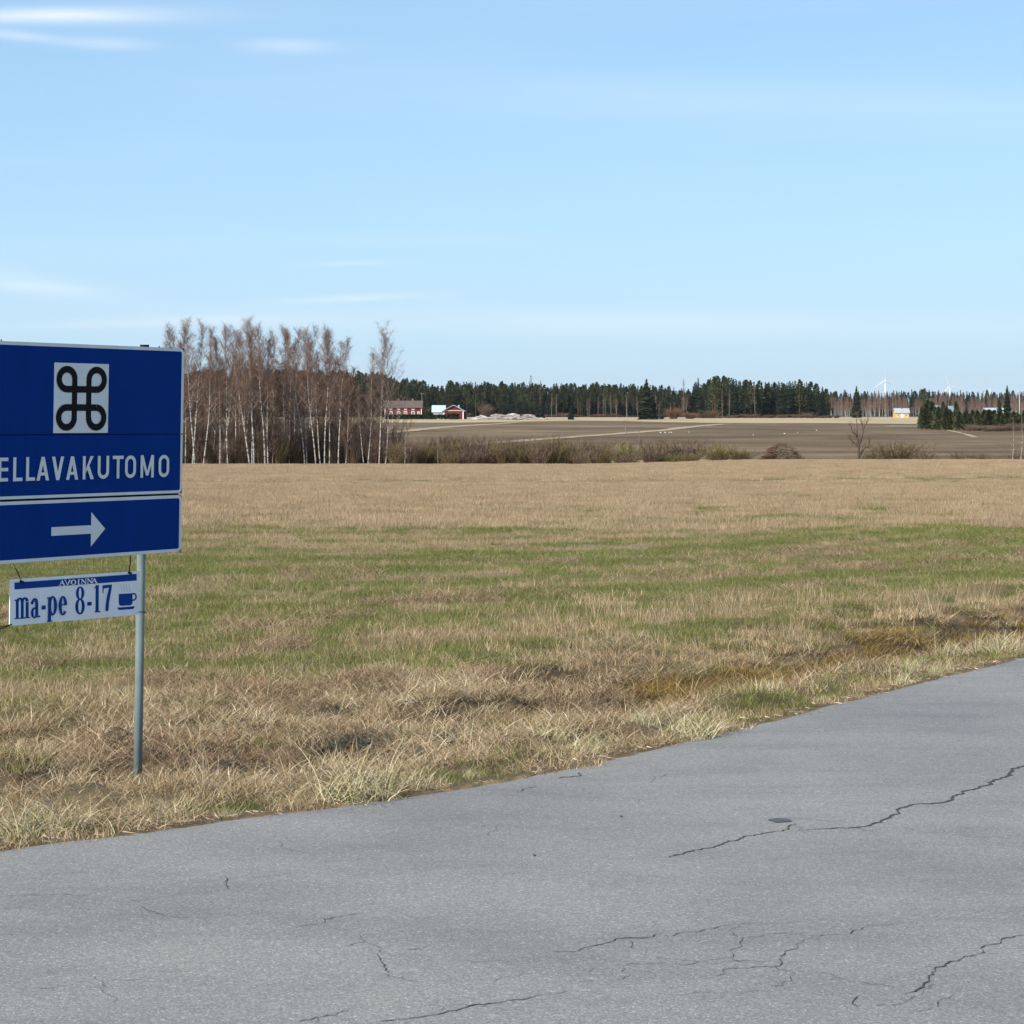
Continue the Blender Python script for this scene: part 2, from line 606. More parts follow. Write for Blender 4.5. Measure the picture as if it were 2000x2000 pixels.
crack([c2(*p) for p in ((585, 376), (650, 362), (690, 350), (740, 342), (780, 324), (870, 310), (885, 300), (960, 284), (1040, 272), (1060, 255), (1075, 250))], 0.02, 0.012, 1)
crack([c2(*p) for p in ((1090, 276), (1180, 270), (1250, 268), (1310, 262), (1400, 245), (1440, 220), (1468, 210), (1478, 192), (1510, 182), (1620, 170), (1645, 150), (1700, 130), (1770, 115), (1800, 92), (1870, 65), (1890, 45), (1960, 15), (2100, -40))], 0.017, 0.036, 2)
crack([c2(*p) for p in ((150, 732), (220, 730), (300, 716), (380, 700), (400, 688), (520, 682), (560, 668))], 0.008, 0.012, 3)
crack([c2(*p) for p in ((560, 675), (640, 662), (740, 650), (850, 630), (960, 632), (1090, 618))], 0.010, 0.004, 4)
crack([c2(*p) for p in ((1280, 668), (1300, 655), (1360, 638), (1420, 630), (1540, 618))], 0.008, 0.003, 5)
crack([c2(*p) for p in ((1490, 895), (1530, 870), (1590, 825), (1595, 800), (1680, 768), (1770, 735), (1775, 715), (1850, 690), (1960, 670))], 0.016, 0.010, 6)
crack([c2(*p) for p in ((410, 792), (450, 775), (560, 770), (640, 785), (720, 765), (830, 752), (835, 730), (890, 680))], 0.008, 0.006, 7)
crack([c2(*p) for p in ((760, 825), (800, 800), (900, 785), (990, 782), (1020, 745), (1070, 712))], 0.009, 0.007, 8)
crack([c2(*p) for p in ((975, 865), (1040, 840), (1062, 812))], 0.008, 0.006, 9)
crack([c2(*p) for p in ((1605, 945), (1630, 915), (1690, 898))], 0.008, 0.004, 10)
crack([c2(*p) for p in ((175, 78), (245, 70), (262, 56))], 0.022, 0.012, 11)
crack([c2(*p) for p in ((20, 132), (40, 118), (75, 108))], 0.014, 0.010, 12)
crack([c2(*p) for p in ((520, 95), (540, 75), (600, 62))], 0.008, 0.006, 13)
crack([c3(*p) for p in ((20, 522), (120, 518), (240, 516), (330, 518), (365, 512))], 0.006, 0.008, 14)
crack([c3(*p) for p in ((840, 445), (828, 465), (845, 480), (835, 500))], 0.012, 0.008, 15)
crack([c3(*p) for p in ((1100, 640), (1210, 622), (1225, 612), (1320, 590), (1370, 583))], 0.007, 0.009, 16)
crack([c3(*p) for p in ((1305, 716), (1340, 710), (1385, 690))], 0.010, 0.009, 17)
crack([c3(*p) for p in ((1432, 740), (1445, 765), (1440, 785), (1460, 810))], 0.010, 0.010, 18)
crack([c3(*p) for p in ((1430, 1000), (1520, 985), (1640, 962), (1780, 940), (1900, 925), (2010, 905))], 0.010, 0.012, 19)
crack([c3(*p) for p in ((1130, 1002), (1260, 972), (1330, 950))], 0.009, 0.007, 20)
crack([c3(*p) for p in ((470, 545), (560, 532), (680, 516), (800, 505))], 0.005, 0.004, 21)
crack([c3(*p) for p in ((1540, 728), (1640, 708))], 0.008, 0.006, 22)
for i_, pts_ in enumerate((((1075, 250), (1082, 262), (1090, 276)), ((1040, 272), (1062, 276), (1090, 276)), ((400, 688), (440, 700), (452, 716), (440, 735)), ((850, 630), (842, 655), (850, 680)), ((890, 680), (960, 668), (1060, 662), (1140, 668), (1280, 664)),
                        ((1070, 712), (1110, 690), (1180, 668)), ((830, 752), (870, 770), (930, 778), (990, 782)), ((230, 852), (300, 848), (400, 836), (428, 812)), ((410, 792), (420, 812)), ((990, 782), (1010, 800), (1062, 812)), ((1090, 806), (1200, 822), (1330, 850), (1440, 862)),
                        ((40, 905), (120, 892), (200, 876)), ((600, 905), (700, 890), (800, 892), (960, 880)), ((1770, 735), (1830, 742), (1900, 735)), ((1595, 800), (1570, 790), (1540, 792)), ((1310, 262), (1330, 275), (1400, 290)), ((1480, 262), (1560, 282), (1700, 296), (1900, 310)),
                        ((950, 230), (1060, 225), (1180, 236), (1280, 240)), ((200, 148), (300, 150), (420, 152), (560, 172), (640, 178)), ((1450, 970), (1530, 960), (1605, 945)))):
    crack([c2(*p) for p in pts_], 0.0045, 0.0045, 60 + i_)
for i_, pts_ in enumerate((((150, 450), (240, 436), (350, 440)), ((1040, 310), (1060, 345), (1150, 362)), ((530, 560), (545, 580), (640, 600), (760, 612), (820, 630)), ((1340, 670), (1385, 690), (1432, 740)), ((1460, 810), (1490, 830), (1600, 850)), ((840, 460), (960, 452), (1100, 438)),
                        ((0, 670), (30, 668), (50, 680)), ((1180, 1000), (1200, 985), (1330, 950), (1380, 938)), ((1640, 962), (1700, 930), (1850, 940)), ((1700, 760), (1800, 772), (1940, 768)), ((1850, 850), (1920, 826), (2000, 815)))):
    crack([c3(*p) for p in pts_], 0.0045, 0.0045, 90 + i_)
crack([c2(*p) for p in ((300, 812), (330, 796))], 0.010, 0.006, 23)
crack([c2(*p) for p in ((1300, 900), (1315, 945))], 0.008, 0.005, 24)
# dark tar spot and specks lying on the asphalt
for i, (u, v, a, b) in enumerate(((1523, 1603, 0.062, 0.055), (1507, 1602, 0.02, 0.02), (1213, 1595, 0.008, 0.02), (1043, 1671, 0.008, 0.02))):
    x, y = px(u, v)
    V = [(x, y, 0.005)] + [(x + a * random.uniform(0.7, 1.2) * math.cos(k * 0.524), y + b * random.uniform(0.7, 1.2) * math.sin(k * 0.524), 0.0035) for k in range(12)]
    mb = MB()
    mb.add(V, [(0, k + 1, (k + 1) % 12 + 1) for k in range(12)])
    mb.build('tar_spot', m_patch, road)


# ---------------------------------------------------------------- far fields across the creek
def sheet(name, us, tops, bots, material, lift, rows=60, parent=None):
    """a field lying on the terrain between two boundaries"""
    us = np.asarray(us, float)
    yt, yb = np.asarray(tops, float), np.asarray(bots, float)
    f = np.linspace(0, 1, rows)[:, None]
    YY = yb[None, :] * (yt / yb)[None, :] ** f
    XX = (us[None, :] - 1000) / FPX * YY
    return obj(name, grid_mesh(name, XX, YY, ground_z(XX, YY) + lift, material), parent)


def far_y(u, v):
    return at(u, v)[1]


us = np.arange(-200, 2400, 20)
y_near = np.full(len(us), 229.0)
vt = np.interp(us, [-200, 760, 900, 1000, 1130, 1230, 1300, 1420, 1620, 1800, 1890, 2000, 2400], [826, 826, 826, 824, 822, 823, 825, 826.5, 827, 828.5, 834, 838, 842])
tp = np.array([far_y(u, v) for u, v in zip(us, vt)])
f_dry = sheet('dry_meadow', us, np.full(len(us), 885.0), y_near, m_dryf, 0.04, 120)
tag(f_dry, kind='structure')
f_pl = sheet('ploughed_field', us, tp, y_near + 1.5, m_plough, 0.09, 120)
tag(f_pl, kind='structure')


def strip(name, pts, w, material, lift):
    """a track, w metres wide, along the ground points"""
    P = [np.array(at(u, v)[:2]) for u, v in pts]
    L = []
    for a, b in zip(P[:-1], P[1:]):
        n = max(2, int(np.linalg.norm(b - a) / 3))
        L += [a + (b - a) * k / n for k in range(n)]
    L = np.array(L + [P[-1]])
    for _ in range(6):
        L[1:-1] = 0.5 * L[1:-1] + 0.25 * (L[:-2] + L[2:])
    tgt = np.gradient(L, axis=0)
    tgt /= np.linalg.norm(tgt, axis=1)[:, None]
    N = np.stack([-tgt[:, 1], tgt[:, 0]], -1)
    wv = w * (0.75 + 0.5 * vnoise(np.arange(len(L)) * 0.35, np.zeros(len(L)), 31))
    o = np.array([-0.5, 0, 0.5])
    XX = L[:, 0][:, None] + N[:, 0][:, None] * o[None, :] * wv[:, None]
    YY = L[:, 1][:, None] + N[:, 1][:, None] * o[None, :] * wv[:, None]
    return tag(obj(name, grid_mesh(name, XX, YY, ground_z(XX, YY) + lift, material)), kind='structure')


strip('field_track_path', [(880, 875), (940, 869), (1010, 863), (1100, 856), (1200, 849), (1300, 841), (1345, 835), (1400, 830), (1420, 828.8)], 4, m_track, 0.16)
strip('field_margin_path', [(740, 848), (800, 842), (860, 836), (930, 831), (1010, 826)], 4.5, m_track, 0.16)
strip('field_end_path', [(1410, 829.3), (1550, 830.5), (1700, 831.5), (1800, 834), (1850, 841), (1890, 850), (1905, 856)], 1.1, m_track, 0.16)
strip('sandy_path', [(1735, 833.2), (1765, 833.4), (1797, 833.8)], 5, m_snow, 0.2)

# ---------------------------------------------------------------- blades of grass, straw and stubble
SRC = bpy.data.collections.new('grass_sources')


def blades(n, Rr, L, W, lean, bend, nseg, rng, droop=0.0, zj=0.0, wind=None):
    """n ribbons: returns vertices and faces"""
    r = Rr * np.sqrt(rng.random(n))
    a = rng.random(n) * 2 * np.pi
    bx, by = r * np.cos(a), r * np.sin(a)
    bz = -0.02 + zj * rng.random(n)
    ln = rng.uniform(*L, n)
    th = rng.uniform(*lean, n)
    bd = rng.uniform(*bend, n)
    az = rng.random(n) * 2 * np.pi
    if wind is not None:
        az = np.where(rng.random(n) < 0.6, wind + rng.normal(0, 0.5, n), az)
    wd = rng.uniform(*W, n)
    tw = rng.random(n) * np.pi
    P = np.stack([bx, by, bz], -1)
    V = np.zeros((n, nseg + 1, 2, 3))
    side = np.stack([np.cos(tw), np.sin(tw), np.zeros(n)], -1)
    for k in range(nseg + 1):
        f = k / nseg
        w = wd * (1 - f) ** 0.6 * 0.5 + 0.0002
        V[:, k, 0] = P - side * w[:, None]
        V[:, k, 1] = P + side * w[:, None]
        ang_ = th + bd * f
        step = ln / nseg
        P = P + np.stack([np.sin(ang_) * np.cos(az), np.sin(ang_) * np.sin(az), np.cos(ang_)], -1) * step[:, None]
        P[:, 2] = np.maximum(P[:, 2], 0.006)
    idx = np.arange(n * (nseg + 1) * 2).reshape(n, nseg + 1, 2)
    F = np.stack([idx[:, :-1, 0], idx[:, :-1, 1], idx[:, 1:, 1], idx[:, 1:, 0]], -1).reshape(-1, 4)
    return V.reshape(-1, 3), F


m_stub = leafy('stubble_straw', [(0.185, 0.124, 0.07), (0.355, 0.255, 0.157), (0.42, 0.31, 0.192), (0.60, 0.465, 0.31)], 0.2)
m_dry = leafy('dry_grass', [(0.15, 0.10, 0.052), (0.33, 0.24, 0.13), (0.43, 0.32, 0.185), (0.72, 0.60, 0.41)], 0.15)
m_green = leafy('spring_grass', [(0.09, 0.103, 0.027), (0.152, 0.170, 0.046), (0.21, 0.215, 0.07), (0.42, 0.35, 0.19)], 0.3)
m_pale = leafy('pale_verge_grass', [(0.34, 0.27, 0.14), (0.50, 0.42, 0.245), (0.72, 0.63, 0.42), (0.17, 0.19, 0.06)], 0.2)
m_ochre = leafy('mossy_bank_grass', [(0.105, 0.062, 0.021), (0.24, 0.148, 0.05), (0.225, 0.16, 0.042), (0.50, 0.37, 0.21)], 0.1)
m_straw = leafy('matted_straw', [(0.15, 0.098, 0.052), (0.33, 0.235, 0.13), (0.44, 0.33, 0.20), (0.78, 0.66, 0.48)], 0.1)
m_brown = leafy('matted_brown_grass', [(0.09, 0.055, 0.034), (0.24, 0.15, 0.09), (0.33, 0.225, 0.14), (0.66, 0.53, 0.38)], 0.1)

SRC_N = []


def source(name, material, parts):
    mb_v, mb_f, o = [], [], 0
    for V, F in parts:
        mb_v.append(V)
        mb_f.append(F + o)
        o += len(V)
    V, F = np.concatenate(mb_v), np.concatenate(mb_f)
    me = bpy.data.meshes.new(name)
    me.from_pydata(V.tolist(), [], F.tolist())
    me.materials.append(material)
    ob = bpy.data.objects.new('%02d_' % len(SRC_N) + name, me)
    SRC.objects.link(ob)
    SRC_N.append(name)
    return len(SRC_N) - 1


IDX = {}
for k in range(3):
    g = np.random.default_rng(100 + k)
    IDX['stub', k] = source('stubble', m_stub, [blades(80, 0.30, (0.05, 0.15), (0.003, 0.006), (0.0, 0.6), (-0.1, 0.3), 2, g), blades(40, 0.32, (0.10, 0.26), (0.003, 0.006), (0.9, 1.5), (0, 0.4), 2, g, zj=0.05)])
    IDX['far', k] = source('far_stubble', m_stub, [blades(520, 0.75, (0.08, 0.20), (0.006, 0.012), (0.0, 0.5), (-0.1, 0.3), 1, g), blades(140, 0.75, (0.12, 0.26), (0.006, 0.012), (0.9, 1.5), (0, 0.3), 1, g, zj=0.06)])
    IDX['green', k] = source('green_grass', m_green, [blades(260, 0.30, (0.04, 0.12), (0.003, 0.006), (0.1, 0.9), (0.1, 0.9), 2, g)])
    IDX['fgreen', k] = source('far_green', m_green, [blades(560, 0.75, (0.05, 0.13), (0.007, 0.013), (0.1, 0.9), (0.1, 0.9), 1, g)])
    IDX['mat', k] = source('matted_grass', m_brown, [blades(250, 0.28, (0.08, 0.23), (0.0025, 0.005), (0.7, 1.5), (0.2, 1.0), 4, g, zj=0.07), blades(22, 0.25, (0.10, 0.22), (0.003, 0.006), (0.1, 0.7), (0.2, 1.5), 4, g)])
    IDX['mat2', k] = source('matted_straw', m_straw, [blades(240, 0.28, (0.07, 0.22), (0.0025, 0.005), (0.7, 1.5), (0.2, 1.0), 4, g, zj=0.07), blades(24, 0.25, (0.09, 0.20), (0.003, 0.006), (0.1, 0.8), (0.2, 1.5), 4, g)])
    IDX['dry', k] = source('dry_tuft', m_dry, [blades(160, 0.24, (0.09, 0.24), (0.003, 0.0065), (0.2, 1.1), (0.3, 1.5), 4, g, zj=0.03)])
    IDX['pale', k] = source('pale_tuft', m_pale, [blades(130, 0.14, (0.10, 0.27), (0.0035, 0.008), (0.05, 0.9), (0.4, 1.9), 5, g)])
    IDX['ochre', k] = source('bank_grass', m_ochre, [blades(210, 0.26, (0.08, 0.28), (0.003, 0.0065), (0.5, 1.3), (0.3, 1.2), 4, g, zj=0.04)])
    IDX['tall', k] = source('tall_stubble', m_stub, [blades(85, 0.26, (0.12, 0.34), (0.003, 0.006), (0.0, 0.45), (-0.1, 0.35), 3, g)])
    IDX['low', k] = source('low_dry_grass', m_dry, [blades(260, 0.28, (0.05, 0.14), (0.003, 0.006), (0.1, 0.9), (0.1, 0.8), 2, g)])
    IDX['litter', k] = source('straw_litter', m_dry, [blades(60, 0.32, (0.12, 0.42), (0.003, 0.006), (1.35, 1.6), (-0.1, 0.15), 2, g, zj=0.08)])



def scatter_tree(coll, name):
    g = bpy.data.node_groups.new(name, 'GeometryNodeTree')
    g.interface.new_socket('Geometry', in_out='INPUT', socket_type='NodeSocketGeometry')
    g.interface.new_socket('Geometry', in_out='OUTPUT', socket_type='NodeSocketGeometry')
    a, b = g.nodes.new('NodeGroupInput'), g.nodes.new('NodeGroupOutput')
    ip = g.nodes.new('GeometryNodeInstanceOnPoints')
    ci = g.nodes.new('GeometryNodeCollectionInfo')
    ci.inputs['Collection'].default_value = coll
    ci.inputs['Separate Children'].default_value = True
    ci.inputs['Reset Children'].default_value = True
    g.links.new(a.outputs[0], ip.inputs['Points'])
    g.links.new(ci.outputs[0], ip.inputs['Instance'])
    ip.inputs['Pick Instance'].default_value = True
    for nm, ty, sk in (('idx', 'INT', 'Instance Index'), ('rot', 'FLOAT_VECTOR', 'Rotation'), ('scl', 'FLOAT_VECTOR', 'Scale')):
        na = g.nodes.new('GeometryNodeInputNamedAttribute')
        na.data_type = ty
        na.inputs['Name'].default_value = nm
        src = [o for o in na.outputs if o.enabled and o.name == 'Attribute'][0]
        g.links.new(src, ip.inputs[sk])
    g.links.new(ip.outputs[0], b.inputs[0])
    return g


def scatter(name, P, idx, rot, scl, tree):
    me = bpy.data.meshes.new(name)
    me.vertices.add(len(P))
    me.vertices.foreach_set('co', np.asarray(P, np.float32).ravel())
    a = me.attributes.new('idx', 'INT', 'POINT')
    a.data.foreach_set('value', np.asarray(idx, np.int32))
    a = me.attributes.new('rot', 'FLOAT_VECTOR', 'POINT')
    a.data.foreach_set('vector', np.asarray(rot, np.float32).ravel())
    a = me.attributes.new('scl', 'FLOAT_VECTOR', 'POINT')
    a.data.foreach_set('vector', np.asarray(scl, np.float32).ravel())
    o = obj(name, me)
    md = o.modifiers.new('scatter', 'NODES')
    md.node_group = tree
    return o


GT = scatter_tree(SRC, 'scatter_grass')


def wedge(y0, y1, dens, half=0.33):
    """jittered grid of points over the ground in front"""
    c = 1 / math.sqrt(dens)
    gx, gy = np.meshgrid(np.arange(-half * y1, half * y1, c), np.arange(y0, y1, c))
    x = (gx + RNG.uniform(-0.55, 0.55, gx.shape) * c).ravel()
    y = (gy + RNG.uniform(0, 1.1, gx.shape) * c).ravel()
    k = np.abs(x) < half * y + 0.5
    return x[k], y[k]


def emit(name, x, y, kinds, scale, label, zs=None):
    """kinds: array of source names per point"""
    z = ground_z(x, y)
    n = len(x)
    idx = np.array([IDX[k, int(r)] for k, r in zip(kinds, RNG.integers(0, 3, n))])
    rot = np.zeros((n, 3))
    rot[:, 2] = RNG.random(n) * 6.283
    s = scale * RNG.uniform(0.75, 1.25, n)
    scl = np.stack([s, s, s * (zs if zs is not None else 1)], -1)
    o = scatter(name, np.stack([x, y, z], -1), idx, rot, scl, GT)
    return tag(o, label, 'grass', kind='stuff')


# field: stubble and green between
def field_points(y0, y1, dens, far):
    x, y = wedge(y0, y1, dens, 0.40 if y1 < 30 else 0.34)
    s = edge_s(x, y)
    lim = 3.2 + 1.3 * (1 - sstep(-3.5, 1, x))
    k = (s > lim + (fbm(x, y, 40) - 0.5) * 1.5) & (y < 203.5)
    x, y = x[k], y[k]
    g = green_amount(x, y)
    r = RNG.random(len(x))
    if far:
        kind = np.where(r < g * 0.85, 'fgreen', 'far')
        sc_ = np.ones(len(x))
    else:
        w = field_w(x, y)
        tall = (fbm(x * 0.25, w * 0.6, 51) > 0.47 + 0.3 * (1 - sstep(-2, 1.5, x))) & (w > 13) & (w < 21)
        kind = np.where(r < 0.12 + g * 0.95, 'green', np.where(tall, 'tall', 'stub')).astype(object)
        r2 = RNG.random(len(x))
        kind[(r2 < 0.07)] = 'litter'
        kind[(r2 > 0.84) & (y < 26)] = 'low'
        kind[(fbm(x * 0.35, w * 0.9, 71) > 0.69) & (w < 32) & (r2 > 0.45)] = 'mat'
        sc_ = np.where(kind == 'green', 1.0, 0.95)
    return x, y, kind, sc_


for (y0, y1, dens, far) in ((11, 26, 13, False), (26, 48, 8, False), (48, 100, 1.5, True), (100, 204, 0.75, True)):
    x, y, kind, sc_ = field_points(y0, y1, dens, far)
    gm = np.array([str(k_) in ('green', 'fgreen') for k_ in kind])
    nm = {11: 'near', 26: 'middle', 48: 'farther', 100: 'far'}[y0]
    emit('field_stubble_grass', x[~gm], y[~gm], kind[~gm], sc_[~gm], 'pale cut stubble and straw standing across the whole field')
    emit('field_green_grass', x[gm], y[gm], kind[gm], sc_[gm], 'green spring grass growing in strips between the stubble')

# verge: matted dry grass, pale tufts along the asphalt, ochre moss and grass on the ditch bank
x, y = wedge(7.2, 30, 26, 0.42)
s = edge_s(x, y)
lim = 3.6 + 1.6 * (1 - sstep(-3.5, 1, x))
k = (s > 0.03) & (s < lim)
x, y, s = x[k], y[k], s[k]
rt = sstep(-0.5, 2.5, x)
n1_ = fbm(x * 1.1, y * 1.1, 61)
r = RNG.random(len(x))
kind = np.full(len(x), 'mat', dtype=object)
kind[(fbm(x * 0.8, y * 0.8, 66) + (r - 0.5) * 0.35 > 0.47)] = 'mat2'
kind[(r < 0.16)] = 'dry'
bank = (s > 1.0 + 0.3 * n1_) & (s < 2.3 + 0.5 * n1_) & (RNG.random(len(x)) < rt * 0.96)
kind[bank] = 'ochre'
top = (s >= 2.5 + 0.5 * n1_) & (RNG.random(len(x)) < rt)
kind[top] = np.where(RNG.random(top.sum()) < 0.75, 'low', 'green')
sh = (s < 0.75 + 0.35 * (n1_ - 0.5)) & (s > 0.12)
rs = RNG.random(len(x))
kind[sh & (rs < 0.30)] = 'dry'
kind[sh & (rs < 0.26 + 0.16 * rt)] = 'green'
kind[sh & (rs > 0.85)] = 'pale'
kind[sh & (rs > 0.45) & (rt > 0.6) & (rs < 0.8)] = 'low'
kind[(s <= 0.12)] = 'low'
drop = (s <= 0.12) & (RNG.random(len(x)) < 0.72)
gsel = (~sh) & (RNG.random(len(x)) < 0.07)
kind[gsel] = 'green'
keep = ~drop
x, y, s, kind = x[keep], y[keep], s[keep], kind[keep]
sc_ = np.where(kind == 'pale', RNG.uniform(0.55, 1.0, len(x)), np.where((kind == 'mat') | (kind == 'mat2'), RNG.uniform(0.6, 1.0, len(x)), 0.8))
sc_ = np.where(s < 0.35, sc_ * 0.7, sc_)
for nm, lab in (('mat2', 'flattened pale straw and dead grass lying over the verge'), ('mat', 'matted brown dead grass covering the verge round the sign post'), ('dry', 'dry yellow grass tufts scattered over the verge'),
                ('pale', 'pale straw-coloured grass tufts fringing the asphalt edge'), ('ochre', 'ochre moss and dead grass on the bank of the ditch'),
                ('green', 'short green grass on the road shoulder'), ('low', 'short dry grass strip along the top of the ditch bank')):
    q = kind == nm
    emit({'mat2': 'verge_straw_grass', 'mat': 'verge_matted_grass', 'dry': 'verge_dry_grass', 'pale': 'verge_pale_grass', 'ochre': 'bank_grass', 'green': 'shoulder_grass', 'low': 'short_dry_grass'}[nm], x[q], y[q], kind[q], sc_[q], lab)

# straw blown onto the edge of the asphalt
ii = np.nonzero((ep[:, 1] > 7) & (ep[:, 1] < 26))[0]
jj = RNG.choice(ii, 520)
oo = RNG.normal(0.03, 0.05, 520)
lx, ly = ep[jj, 0] + nr[jj, 0] * oo + RNG.normal(0, 0.04, 520), ep[jj, 1] + nr[jj, 1] * oo
V, F = [], []
for a_, b_ in zip(lx, ly):
    for q in range(RNG.integers(1, 4)):
        an, L_ = RNG.uniform(0, 6.28), RNG.uniform(0.02, 0.08)
        x_, y_ = a_ + RNG.normal(0, 0.03), b_ + RNG.normal(0, 0.03)
        dx_, dy_ = math.cos(an) * L_ / 2, math.sin(an) * L_ / 2
        w_ = RNG.uniform(0.0015, 0.003)
        z_ = float(base_z(x_, y_)) + 0.006
        i_ = len(V)
        V += [(x_ - dx_ - dy_ / L_ * w_, y_ - dy_ + dx_ / L_ * w_, z_), (x_ - dx_ + dy_ / L_ * w_, y_ - dy_ - dx_ / L_ * w_, z_), (x_ + dx_ + dy_ / L_ * w_, y_ + dy_ - dx_ / L_ * w_, z_ + RNG.uniform(0, 0.012)), (x_ + dx_ - dy_ / L_ * w_, y_ + dy_ + dx_ / L_ * w_, z_ + 0.004)]
        F.append((i_, i_ + 1, i_ + 2, i_ + 3))
mb = MB()
mb.add(V, F)
tag(mb.build('straw_litter', m_brown), 'loose straw and dead leaves strewn along the asphalt edge', 'straw', kind='stuff')

# the large pale tussocks at the roadside
for i, (u, v, hw, lab) in enumerate(((690, 1560, 1.25, 'large arching pale grass tussock at the asphalt edge, right of the sign post'),
                                    (1345, 1440, 1.0, 'pale green tussock at the bend of the asphalt edge'),
                                    (85, 1620, 1.0, 'dry yellow tussock at the asphalt edge under the hours board'))):
    x_, y_ = px(u, v, -0.02)
    z_ = float(ground_z(x_, y_))
    g = np.random.default_rng(300 + i)
    ps = [blades(300, 0.19 * hw, (0.15 * hw, 0.36 * hw), (0.0035, 0.0075), (0.1, 1.0), (0.6, 2.2), 6, g)]
    V, F = ps[0]
    mb = MB()
    mb.arr(V + np.array([0, 0, 0.01]), F)
    o = mb.build('grass_tussock', m_pale)
    o.location = (x_, y_, z_)
    tag(o, lab, 'grass tussock', 'roadside tussocks')

# ---------------------------------------------------------------- the blue direction sign
SD = Vector((0.609, 0.793, 0)).normalized()        # along the sign, towards its right-hand end
SN = Vector((SD.y, -SD.x, 0))                      # out of its face
LEAN = 0.016
POLE = Vector((-2.235, 11.78, 0))
ORG = POLE + SN * 0.055                            # the face plane passes in front of the posts


def SW(t_, z_, off=0.0):
    p = ORG + SD * t_ + SN * off
    return Vector((p.x + LEAN * z_, p.y, z_))


def S(u, v):
    """a point of the face plane (along, up) from its place in the photograph"""
    ru, cc = (u - 1000) / FPX, (v - HOR) / FPX
    t_ = (ru * ORG.y - ORG.x - LEAN * (EYE - cc * ORG.y)) / (SD.x - ru * SD.y - LEAN * cc * SD.y)
    return t_, EYE - cc * (ORG.y + SD.y * t_)


def q1(x, y):
    return S(x / 4.83, 640 + y / 4.83)


def q2(x, y):
    return S(x / 4.83, 1040 + y / 4.83)


class Flat:
    """pieces of flat print: each stroke lies a hair above the one before"""

    def __init__(self, off):
        self.mb, self.off, self.k = MB(), off, 0

    def poly(self, pts):
        o = self.off + 0.00025 * self.k
        self.k += 1
        V = [SW(a, b, o) for a, b in pts]
        self.mb.add(V, [tuple(range(len(V)))])

    def stroke(self, pts, w, closed=False, w2=None):
        """ribbon along points; w across, or w for upright and w2 for level runs"""
        o = self.off + 0.00025 * self.k
        self.k += 1
        P = [Vector((a, b)) for a, b in pts]
        n = len(P)
        V, F = [], []
        for i in range(n):
            a = P[i - 1] if (i > 0 or closed) else P[i]
            b = P[(i + 1) % n] if (i < n - 1 or closed) else P[i]
            d1 = (P[i] - a).normalized() if (P[i] - a).length > 1e-9 else (b - P[i]).normalized()
            d2 = (b - P[i]).normalized() if (b - P[i]).length > 1e-9 else d1
            d = (d1 + d2).normalized()
            nn = Vector((-d.y, d.x))
            c_ = max(0.35, nn.dot(Vector((-d1.y, d1.x))))
            ww = w if w2 is None else w * abs(d.y) + w2 * abs(d.x)
            if hasattr(w, '__len__'):
                ww = w[i]
            l, r_ = P[i] + nn * ww / 2 / c_, P[i] - nn * ww / 2 / c_
            V += [SW(l.x, l.y, o), SW(r_.x, r_.y, o)]
        m_ = n if closed else n - 1
        for i in range(m_):
            j = (i + 1) % n
            F.append((2 * i, 2 * i + 1, 2 * j + 1, 2 * j))
        self.mb.add(V, F)


def arc(cx, cy, rx, ry, a0, a1, n=16):
    return [(cx + rx * math.cos(R(a0 + (a1 - a0) * k / n)), cy + ry * math.sin(R(a0 + (a1 - a0) * k / n))) for k in range(n + 1)]


def sheeting(name, color, var=0.05):
    """retroreflective film: flat colour, faint streaks of road dirt"""
    m, t, out = mat(name)
    tc = t.n('ShaderNodeTexCoord').outputs['Object']
    f = t.noise(t.mapping(tc, (9, 9, 1.2)), 1.0, 5, 0.6)
    g = t.noise(tc, 55, 3, 0.6)
    lo = tuple(c * (1 - var * 2) for c in color)
    hi = tuple(min(1, c * (1 + var)) for c in color)
    c = t.ramp(t.math('MULTIPLY_ADD', g, 0.25, t.math('MULTIPLY', f, 0.75)), [(0.3, lo), (0.65, hi)])
    pbr(t, out, c, 0.6, 0.06)
    return m


m_blue = sheeting('sign_blue', (0.0, 0.031, 0.195))
m_white = sheeting('sign_white', (0.66, 0.68, 0.67))
m_black = sheeting('sign_black', (0.012, 0.012, 0.014))
m_alu = plain('aluminium', (0.42, 0.43, 0.44), 0.5, 0.4, 0.08, 20, 0.0)
m_steel = plain('galvanised_post', (0.17, 0.215, 0.215), 0.5, 0.4, 0.14, 9)
m_dark = plain('black_wire', (0.015, 0.014, 0.013), 0.7, 0.2, 0.2)
m_board = sheeting('board_white', (0.80, 0.81, 0.82))
m_ink = sheeting('board_ink', (0.008, 0.05, 0.25))
m_steam = plain('board_grey_ink', (0.42, 0.44, 0.48), 0.7, 0.2, 0.05)

T1, T0 = 0.268, -1.305
ZT, ZD, ZB1, ZA, ZB = 2.455, 1.936, 1.577, 1.567, 1.222
sign = thing('direction_sign', (POLE.x, POLE.y, float(ground_z(POLE.x, POLE.y))), 0,
             'large blue direction sign with white arrow and looped square symbol', 'road sign')
INV = Matrix.Translation(-Vector(sign.location))


